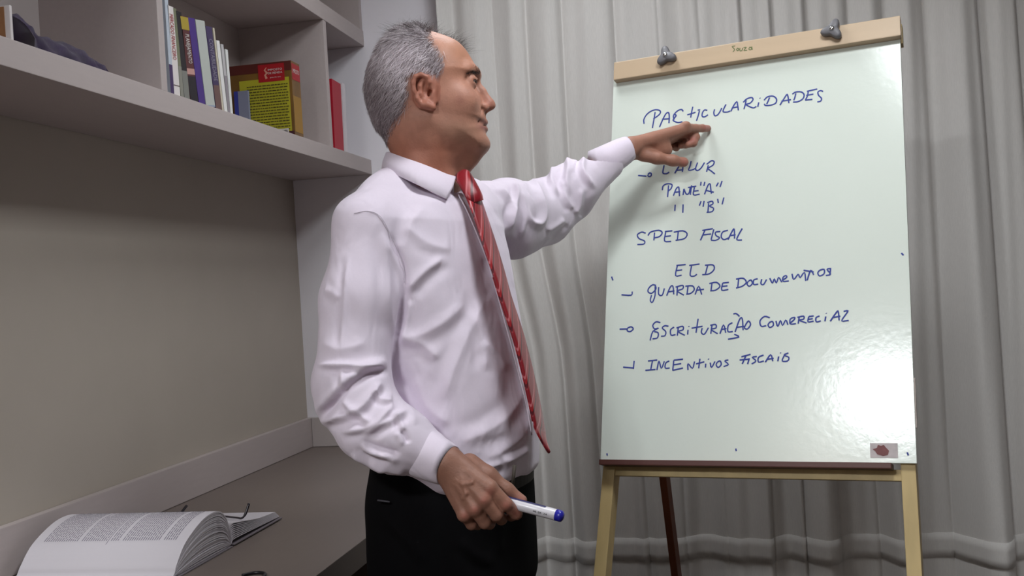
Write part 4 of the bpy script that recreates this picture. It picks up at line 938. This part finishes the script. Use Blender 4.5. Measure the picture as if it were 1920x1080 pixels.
def shirt():
    f = Field((-.385, -.40, 1.60), (.262, .275, 2.40), .0029)
    torso_field(f, .004, 362, 916, .02)
    f.capsule(C(800, 392, 1.93), C(735, 362, 1.875), .050, .038, .03); f.capsule(C(735, 362, 1.875), C(722, 378, 1.835), .038, .042, .03); f.capsule(C(722, 378, 1.835), SHN, .042, .050, .03)
    f.capsule(C(806, 390, 1.93), C(868, 384, 2.00), .050, .046, .035); f.capsule(C(868, 384, 2.0), SHF, .046, .056, .035)
    f.chain([SHN, C(669, 560, 1.755), C(659, 715, 1.74), C(698, 795, 1.72), C(752, 826, 1.71), C(800, 850, 1.705)], [.050, .0590, .0610, .0570, .050, .038], .02)
    f.capsule(C(652, 720, 1.745), C(643, 765, 1.745), .050, .040, .02)
    f.chain([SHF, C(950, 402, 2.14), EF, C(1075, 352, 2.29), C(1135, 306, 2.322)], [.058, .068, .064, .0545, .041], .02)
    f.capsule(C(965, 440, 2.14), C(1022, 420, 2.25), .050, .040, .03); f.capsule(C(1030, 405, 2.26), C(1080, 385, 2.29), .040, .026, .025)
    v, q = f.mesh(); v = relax(v, q, 2, .5); n = vnormals(v, q)
    if ((v-v.mean(0))*n).sum(1).mean() < 0: n = -n
    p = px_of(v)
    # broad cloth waviness everywhere, so the sides and back are not smooth either
    wob = .0020*np.sin(v[:, 0]*31+v[:, 1]*17+np.sin(v[:, 2]*23)*2)*np.sin(v[:, 1]*26-v[:, 2]*29+1)
    v = v+n*wob[:, None]
    T1 = [ # torso
     (.0060, 8, [(762, 548), (792, 512), (838, 478)]), (.0045, 10, [(742, 622), (778, 631), (832, 603), (880, 560)]),
     (.005, 9, [(744, 634), (792, 646), (826, 676)]), (.004, 10, [(914, 545), (884, 612), (850, 692), (832, 756)]),
     (.0045, 11, [(978, 680), (975, 742), (945, 786), (898, 815), (856, 830)]), (.004, 9, [(990, 760), (985, 805), (955, 840), (900, 862)]),
     (.006, 6, [(994, 838), (968, 856), (940, 868)]), (.0035, 10, [(780, 700), (800, 760), (850, 800)]), (.003, 9, [(900, 640), (930, 660), (950, 700)]),
     (.003, 8, [(756, 420), (800, 455), (850, 470)]), (.004, 7, [(880, 580), (905, 640), (912, 700)]), (.003, 10, [(745, 720), (770, 760), (780, 800)]),
     (.004, 6, [(770, 560), (765, 600), (752, 650)]), (.003, 8, [(800, 385), (770, 420), (760, 470)]), (.005, 6, [(830, 872), (890, 880), (950, 866)]),
     (.004, 7, [(930, 480), (925, 520), (935, 560)])]
    T2 = [ # near sleeve
     (.0075, 5.5, [(590, 685), (637, 684), (685, 687), (733, 689)]), (-.012, 7, [(733, 693), (700, 697), (660, 722), (625, 757), (597, 790)]),
     (.0055, 5, [(640, 690), (643, 715), (652, 735)]), (.009, 7, [(596, 792), (636, 782), (676, 766), (700, 735), (716, 712)]),
     (.007, 6, [(676, 820), (703, 803), (728, 790), (748, 778), (768, 768)]), (.006, 6, [(633, 810), (668, 806), (700, 796), (722, 776), (743, 752)]),
     (.007, 6, [(640, 750), (665, 772), (700, 796)]), (-.008, 6, [(674, 826), (712, 842), (755, 852)]), (.007, 5.5, [(676, 828), (700, 845), (740, 856)]),
     (-.007, 5, [(752, 804), (760, 818), (765, 832)]), (.005, 5, [(735, 770), (752, 790), (756, 812)]), (.005, 5, [(700, 730), (716, 748), (738, 752)]),
     (.0035, 5, [(655, 470), (648, 540), (643, 615), (640, 660)]), (.003, 8, [(606, 545), (622, 548), (640, 562)]), (.0035, 12, [(600, 640), (640, 655), (690, 640)]),
     (.004, 8, [(716, 430), (726, 500), (730, 580), (735, 640)]), (-.006, 5.5, [(728, 432), (742, 465), (757, 505), (757, 560), (748, 610), (738, 690)]),
     (.0006, 3, [(660, 400), (690, 397), (714, 408), (730, 440), (745, 480)]), (.006, 6, [(655, 850), (690, 868), (730, 884)]), (.005, 6, [(690, 862), (725, 880), (765, 888)])]
    T3 = [ # far sleeve
     (.007, 5, [(960, 338), (970, 356), (966, 385), (957, 410), (950, 448)]), (.0075, 5.5, [(990, 324), (1008, 352), (1021, 392), (1014, 418), (994, 412), (988, 382)]),
     (.008, 5, [(1012, 312), (1036, 314), (1034, 340), (1052, 370)]), (.008, 5.5, [(1038, 305), (1060, 294), (1066, 312), (1062, 340), (1069, 370)]),
     (.008, 5, [(1068, 300), (1086, 275), (1098, 276), (1094, 298), (1092, 318), (1105, 340), (1122, 357)]), (.006, 6, [(1022, 434), (1040, 424), (1060, 410)]),
     (.006, 6, [(1076, 402), (1086, 384), (1090, 350)]), (.005, 6, [(975, 350), (985, 400), (975, 452)]), (.005, 5, [(930, 345), (960, 380), (955, 440)]), (.006, 5, [(1050, 330), (1060, 370), (1075, 395)]), (-.005, 6, [(935, 400), (945, 440), (953, 478)])]
    d1 = folds(v, n, [(a, w_*1.15, l) for a, w_, l in T1]); d2 = folds(v, n, T2); d3 = folds(v, n, T3)
    arm = v[:, 2] < 1.80+.25*np.clip((p[:, 0]-600)/400, 0, 1)*0; far = v[:, 2] > 2.02
    v = v+n*(np.clip(d1, -.009, .009)*~((p[:, 0] < 735) & (p[:, 1] > 430)) + np.clip(d2, -.014, .013) + np.clip(d3, -.011, .012)*far)[:, None]
    return fast_mesh('shirt', to_world(v), q, m_shirt, MAN), v, n
SH, shv, shn = shirt()

def ring_tube(name, path, ra, rb, ups, m, parent, n=40, th=.0016, wave=0):
    """open cloth tube with thickness: outer wall up, inner wall back"""
    path = [np.array(p) for p in path]; k = len(path); vs = []; fs = []
    order = [(i, 0) for i in range(k)]+[(i, th) for i in range(k-1, -1, -1)]
    for i, t in order:
        ax = path[min(i+1, k-1)]-path[max(i-1, 0)]; ax /= np.linalg.norm(ax); u = np.array(ups)-np.dot(ups, ax)*ax; u /= np.linalg.norm(u); w_ = np.cross(ax, u)
        for j in range(n):
            a = 2*math.pi*j/n; r = 1+wave*math.sin(3*a+i); vs.append(path[i]+(ra[i]-t)*r*math.cos(a)*u+(rb[i]-t)*r*math.sin(a)*w_)
    K = len(order)
    for i in range(K):
        for j in range(n): fs.append((i*n+j, i*n+(j+1) % n, ((i+1) % K)*n+(j+1) % n, ((i+1) % K)*n+j))
    return mesh(name, to_world(np.array(vs)), fs, m, parent, True)
cuffR = [C(764, 836, 1.706), C(772, 840, 1.705), C(800, 853, 1.700), C(828, 866, 1.690), C(839, 872, 1.686), C(841, 873, 1.685)]
ring_tube('cuff', cuffR, [.026, .0400, .0405, .0370, .0345, .0335], [.026, .037, .036, .034, .032, .031], (-.45, .9, 0), m_shirt, SH, wave=.012)['label'] = 'buttoned cuff at the hand with the marker'
cuffL = [C(1114, 316, 2.318), C(1120, 312, 2.320), C(1145, 298, 2.326), C(1168, 284, 2.332), C(1178, 278, 2.335), C(1179.5, 277.4, 2.3355)]
ring_tube('cuff', cuffL, [.024, .0385, .0350, .0310, .0280, .0270], [.024, .036, .034, .030, .028, .027], (-.4, .9, 0), m_shirt, SH, wave=.012)['label'] = 'cuff at the pointing hand'

# stitched shoulder seam
def surf_line(name, line, r, m, parent, lift=.0006, zmax=None, step=3):
    L = smoothcurve([np.array(p, float) for p in line], 6); pp = px_of(shv); out = []
    for x, y in L:
        mk = (np.abs(pp[:, 0]-x) < 5) & (np.abs(pp[:, 1]-y) < 5)
        if zmax is not None: mk &= shv[:, 2] < zmax
        if mk.any():
            i = np.argmin(np.where(mk, shv[:, 2]+.004*np.hypot(pp[:, 0]-x, pp[:, 1]-y)/5, 9)); out.append(C(x, y, shv[i, 2]-lift))
    if len(out) > 3: return tube(name, to_world(np.array(out)), r, m, parent, n=5)
m_stitch = mat('seam_thread', (196, 186, 198), .8)
surf_line('seam', [(664, 400), (690, 396), (714, 407), (735, 447), (757, 500), (758, 530)], .0005, m_stitch, SH)
surf_line('placket', [(858, 362), (880, 405), (914, 490), (938, 572), (962, 660), (985, 750), (997, 815)], .0014, m_shirt, SH)

# -------- collar: folded leaf round the neck
def collar():
    # stations round the neck, from the near front point over the back to the far front point: top edge, lower edge (image x, y, depth)
    top_ = [(853, 331, 1.868), (838, 327, 1.852), (812, 316, 1.844), (785, 305, 1.846), (760, 296, 1.856), (741, 289, 1.874), (731, 286, 1.900), (729, 286, 1.925), (735, 288, 1.955), (755, 294, 1.980), (790, 304, 1.990), (825, 316, 1.978), (850, 326, 1.950), (866, 331, 1.915)]
    low_ = [(838, 373, 1.812), (818, 364, 1.806), (795, 352, 1.802), (770, 340, 1.808), (746, 329, 1.826), (728, 321, 1.856), (717, 319, 1.894), (717, 319, 1.930), (724, 322, 1.972), (748, 330, 2.010), (790, 342, 2.022), (835, 352, 2.012), (868, 356, 1.980), (890, 352, 1.935)]
    top = smoothcurve([C(*q) for q in top_], 5); low = smoothcurve([C(*q) for q in low_], 5); nc = C(795, 320, 1.918)
    def outv(p): v = (p-nc)*np.array([1, 0, 1]); return v/np.linalg.norm(v)
    band = [t+np.array([0, -.038, 0])-outv(t)*.004 for t in top]
    inner = [t-outv(t)*.003+np.array([0, -.002, 0]) for t in top]
    q1 = [t*.93+l*.07+outv(t)*.0035+np.array([0, .0015, 0]) for t, l in zip(top, low)]
    q2 = [t*.5+l*.5+outv(t)*.004 for t, l in zip(top, low)]
    R_ = [band, inner, top, q1, q2, low]; k = len(top); vs = [p for r in R_ for p in r]; fs = []
    for r in range(len(R_)-1):
        for i in range(k-1): fs.append((r*k+i, r*k+i+1, (r+1)*k+i+1, (r+1)*k+i))
    o = mesh('collar', to_world(np.array(vs)), fs, m_shirt, SH, True); md = o.modifiers.new('t', 'SOLIDIFY'); md.thickness = .0022; md.offset = 0
collar()

# -------- tie
def tie():
    m = bpy.data.materials.new('tie_silk'); m.use_nodes = True; nt = m.node_tree; b = nt.nodes['Principled BSDF']; b.inputs['Roughness'].default_value = .38; b.inputs['Specular IOR Level'].default_value = .5; b.inputs['Sheen Weight'].default_value = .05
    uv = nt.nodes.new('ShaderNodeUVMap'); uv.uv_map = 'UVMap'; sp = nt.nodes.new('ShaderNodeSeparateXYZ'); nt.links.new(uv.outputs[0], sp.inputs[0])
    ma = nt.nodes.new('ShaderNodeMath'); ma.operation = 'MULTIPLY_ADD'; ma.inputs[1].default_value = .9; nt.links.new(sp.outputs[0], ma.inputs[0]); nt.links.new(sp.outputs[1], ma.inputs[2])
    mm = nt.nodes.new('ShaderNodeMath'); mm.operation = 'MULTIPLY'; mm.inputs[1].default_value = 19.; nt.links.new(ma.outputs[0], mm.inputs[0])
    fr = nt.nodes.new('ShaderNodeMath'); fr.operation = 'FRACT'; nt.links.new(mm.outputs[0], fr.inputs[0])
    cr = nt.nodes.new('ShaderNodeValToRGB'); e = cr.color_ramp.elements; e[0].position = 0; e[0].color = srgb(136, 22, 34); e[1].position = 1; e[1].color = srgb(136, 22, 34)
    for pos, c in ((.36, (138, 22, 34)), (.40, (196, 104, 110)), (.46, (200, 112, 118)), (.50, (150, 28, 38)), (.64, (168, 28, 34)), (.68, (84, 16, 28)), (.80, (96, 18, 30)), (.84, (170, 74, 80)), (.88, (140, 24, 36))):
        q = e.new(pos); q.color = srgb(*c)
    nt.links.new(fr.outputs[0], cr.inputs[0]); nt.links.new(cr.outputs[0], b.inputs['Base Color'])
    no = nt.nodes.new('ShaderNodeTexNoise'); no.inputs['Scale'].default_value = 900; bp = nt.nodes.new('ShaderNodeBump'); bp.inputs['Strength'].default_value = .15; bp.inputs['Distance'].default_value = .0004
    nt.links.new(no.outputs[0], bp.inputs['Height']); nt.links.new(bp.outputs[0], b.inputs['Normal'])
    def ribbon(name, left, right, dl, dr, th, parent, lab=None, bulge=.004, u0=0):
        """left/right: image edges; dl/dr depths along them"""
        Lc = smoothcurve([C(x, y, d) for (x, y), d in zip(left, dl)], 5); Rc = smoothcurve([C(x, y, d) for (x, y), d in zip(right, dr)], 5)
        k = 9; vs = []; uvs = []; fs = []; s = 0; n = len(Lc)
        for i in range(n):
            if i: s += np.linalg.norm((Lc[i]+Rc[i]-Lc[i-1]-Rc[i-1])/2)
            ax = (Lc[min(i+1, n-1)]+Rc[min(i+1, n-1)]-Lc[max(i-1, 0)]-Rc[max(i-1, 0)]); wv = Rc[i]-Lc[i]; nn = np.cross(wv, ax); nn /= np.linalg.norm(nn)+1e-9
            if nn[0] < 0: nn = -nn
            for j in range(k):
                t = j/(k-1); vs.append(Lc[i]*(1-t)+Rc[i]*t+nn*bulge*math.sin(math.pi*t)); uvs.append((u0+t*.085, s))
        for i in range(n-1):
            for j in range(k-1): fs.append((i*k+j, i*k+j+1, (i+1)*k+j+1, (i+1)*k+j))
        o = mesh(name, to_world(np.array(vs)), fs, m, parent, True); ul = o.data.uv_layers.new(name='UVMap')
        for lp in o.data.loops: ul.data[lp.index].uv = uvs[lp.vertex_index]
        md = o.modifiers.new('t', 'SOLIDIFY'); md.thickness = th; md.offset = 0
        if lab: o['label'] = lab
        return o
    left = [(872, 366), (884, 394), (899, 436), (912, 478), (927, 520), (940, 562), (954, 603), (967, 644), (981, 698), (993, 751), (1001, 790), (1004, 806), (1026, 848)]
    right = [(897, 360), (905, 384), (919, 425), (933, 468), (946, 512), (958, 556), (971, 595), (983, 634), (998, 692), (1011, 751), (1020, 800), (1023, 822), (1028, 850)]
    dl = [1.835, 1.818, 1.805, 1.795, 1.790, 1.788, 1.786, 1.785, 1.785, 1.786, 1.788, 1.790, 1.812]
    dr = [1.875, 1.870, 1.868, 1.866, 1.864, 1.863, 1.862, 1.862, 1.863, 1.865, 1.866, 1.862, 1.815]
    t = ribbon('tie', left, right, dl, dr, .003, MAN, 'red striped silk tie')
    left2 = [(x-3, y) for x, y in left[4:-2]]; right2 = [(x-6, y-2) for x, y in right[4:-2]]
    ribbon('tie_tail', left2, right2, [d+.004 for d in dl[4:-2]], [d+.004 for d in dr[4:-2]], .002, t)
    kl = [(853, 334), (862, 350), (875, 371), (880, 380)]; kr = [(880, 330), (888, 345), (897, 366), (898, 376)]
    ribbon('tie_knot', kl, kr, [1.868, 1.846, 1.834, 1.835], [1.885, 1.875, 1.866, 1.868], .010, t, bulge=.012, u0=.03)
tie()

# -------- trousers, belt, shoes
m_trs = mat('trouser_black', (10, 9, 11), .9, .08, bump=(500, .2, .0004))
TRS = np.array([(820, 848, .130, .132, .160, 0), (870, 850, .134, .134, .164, 0), (930, 850, .132, .134, .168, 0), (1000, 850, .134, .136, .172, 0), (1080, 851, .136, .136, .172, 0), (1160, 852, .130, .130, .170, 0)])
def trousers():
    f = Field((-.30, -1.30, 1.60), (.22, -.24, 2.26), .0062)
    torso_field(f, -.002, 832, 1120, .02, TRS, .13, 2.4)
    for s in (-.088, .088): f.chain([legpt(s*.9, .86), legpt(s, .50, .02), legpt(s*1.05, .09, -.01)], [.104, .084, .072], .03)
    v, q = f.mesh(); v = relax(v, q, 2); n = vnormals(v, q)
    if ((v-v.mean(0))*n).sum(1).mean() < 0: n = -n
    d = folds(v, n, [(.004, 9, [(712, 960), (760, 1010), (800, 1060)]), (.004, 8, [(960, 920), (940, 980), (935, 1050)]), (.004, 9, [(860, 1010), (890, 1040), (930, 1060)])])
    v = v+n*(d+.003*np.sin(v[:, 1]*34+v[:, 0]*13)*np.sin(v[:, 2]*27)*np.clip((-.55-v[:, 1])*5, 0, 1))[:, None]
    return fast_mesh('trousers', to_world(v), q, m_trs, MAN), v
TR, trv = trousers()
tube('pocket_edge', [P(708, 938, 1.775), P(722, 940, 1.768), P(731, 941, 1.765)], .0016, mat('pocket_piping', (70, 68, 74), .5), TR, 6)
def belt():
    # leather strap lying round the waist just under the shirt, seen at the front
    pts = []
    for a in np.linspace(0, 2*math.pi, 73):
        ct, st = math.cos(TH0), math.sin(TH0); A = .1365 if math.cos(a) > 0 else .137; lx, ls = A*math.cos(a), .170*math.sin(a)
        x = lx*ct+ls*st; z = -lx*st+ls*ct; xx = (850-960)*S0+x; py = 900-(x/S0)*.13; pts.append(np.array([xx, (540-py)*S0, 1.93+z]))
    vs = []; fs = []
    for p in pts: 
        for dy, dr in ((.016, 0), (.016, .004), (-.016, .004), (-.016, 0)):
            c = p-np.array([(850-960)*S0, 0, 1.93]); c[1] = 0; u = c/np.linalg.norm(c); vs.append(p+np.array([0, dy, 0])+u*dr)
    for i in range(72):
        for j in range(4): fs.append((4*i+j, 4*i+(j+1) % 4, 4*i+4+(j+1) % 4, 4*i+4+j))
    b = mesh('belt', to_world(np.array(vs)), fs, mat('belt_leather', (30, 22, 18), .6, .2), MAN)
    lp = [C(965, 872, 1.800), C(963, 892, 1.797), C(961, 908, 1.797)]
    tube('belt_loop', to_world(np.array(lp)), .0032, mat('belt_loop_cloth', (70, 62, 54), .7), TR, 6)
belt()
for s in (-1, 1):
    f = Field(legpt(s*.095, .06, .05)-np.array([.2, .14, .2]), legpt(s*.095, .06, .05)+np.array([.2, .12, .2]), .005)
    up_ = wpt(*(hipc[:2]), 1.)-wpt(*(hipc[:2]), 0.)
    f.chain([legpt(s*.092, .050, -.05), legpt(s*.095, .045, .05), legpt(s*.10, .036, .15)], [.042, .042, .034], .02); f.capsule(legpt(s*.09, .11, -.02), legpt(s*.09, .06, 0), .046, .045, .02)
    v, q = f.mesh(); wv = to_world(v); wv[:, 2] = np.maximum(wv[:, 2], .001)
    fast_mesh('shoe', wv, q, mat('shoe_leather', (20, 17, 17), .35, .5), MAN)

# -------- marker held in the near hand
def marker():
    a = C(948, 940.5, 1.678); b = C(1056, 969, 1.640); ax = (b-a)/np.linalg.norm(b-a); L = np.linalg.norm(b-a); st = a-ax*.050
    A, B_ = to_world(a), to_world(b); AX = (B_-A)/np.linalg.norm(B_-A)
    o = tag(empty('marker_pen', to_world(st)), 'white whiteboard marker with blue end held in the lowered hand', 'marker')
    mw = mat('marker_white', (214, 210, 216), .3, .5); mb = mat('marker_blue_plastic', (34, 34, 150), .3, .5)
    q = lambda t, r: (A+AX*t, r)
    def lathe(name, sec, m, par): return tube(name, [A+AX*t for t, r in sec], [r for t, r in sec], m, par, 28)
    R0 = .0090
    br = lathe('barrel', [(-.050, R0-.0006), (-.049, R0), (L-.0125, R0), (L-.012, R0-.0003)], mw, o)
    lathe('end_plug', [(L-.0122, R0-.0005), (L-.0120, R0+.0001), (L-.004, R0+.0001), (L-.0015, R0-.0010), (L-.0010, R0-.0030), (L, R0-.0034)], mb, o)
    lathe('cap', [(-.074, R0-.003), (-.072, R0-.0005), (-.050, R0+.0004), (-.0495, R0+.0004)], mb, o)
    u = UU-(UU@AX)*AX; u /= np.linalg.norm(u); w_ = np.cross(AX, u); w_ = w_ if w_@FW < 0 else -w_
    # blue strip along the top of the barrel
    vs, fs = [], []
    for t in np.linspace(-.02, L-.030, 8):
        for an in np.linspace(-50, 28, 9):
            c, s_ = math.cos(math.radians(an)), math.sin(math.radians(an)); vs.append(A+AX*t+(R0+.0003)*(c*u+s_*w_))
    for i in range(7):
        for j in range(8): fs.append((i*9+j, i*9+j+1, (i+1)*9+j+1, (i+1)*9+j))
    mesh('blue_stripe', vs, fs, mat('ink_navy', (28, 26, 84), .4), br, True)
    d = w_*.92-u*.12; d /= np.linalg.norm(d); uy = np.cross(d, AX); uy = uy if uy@u > 0 else -uy
    for t, wd, s_ in ((L-.045, .0055, 'WB'), (L-.036, .006, 'ER'), (L-.027, .006, '24')): text_mesh('lettering', s_, A+AX*t+d*(R0+.0004)+uy*.0006, AX, uy, .0030, black_ink, br, width=wd, off=0)
    flat_quads('print_line', [(.0, -.0012, .022, -.0007), (.002, -.0024, .020, -.0020)], A+AX*.004+d*(R0+.0003), AX, uy, mat('ink_pale_blue', (150, 160, 200)), br, 0)
marker()
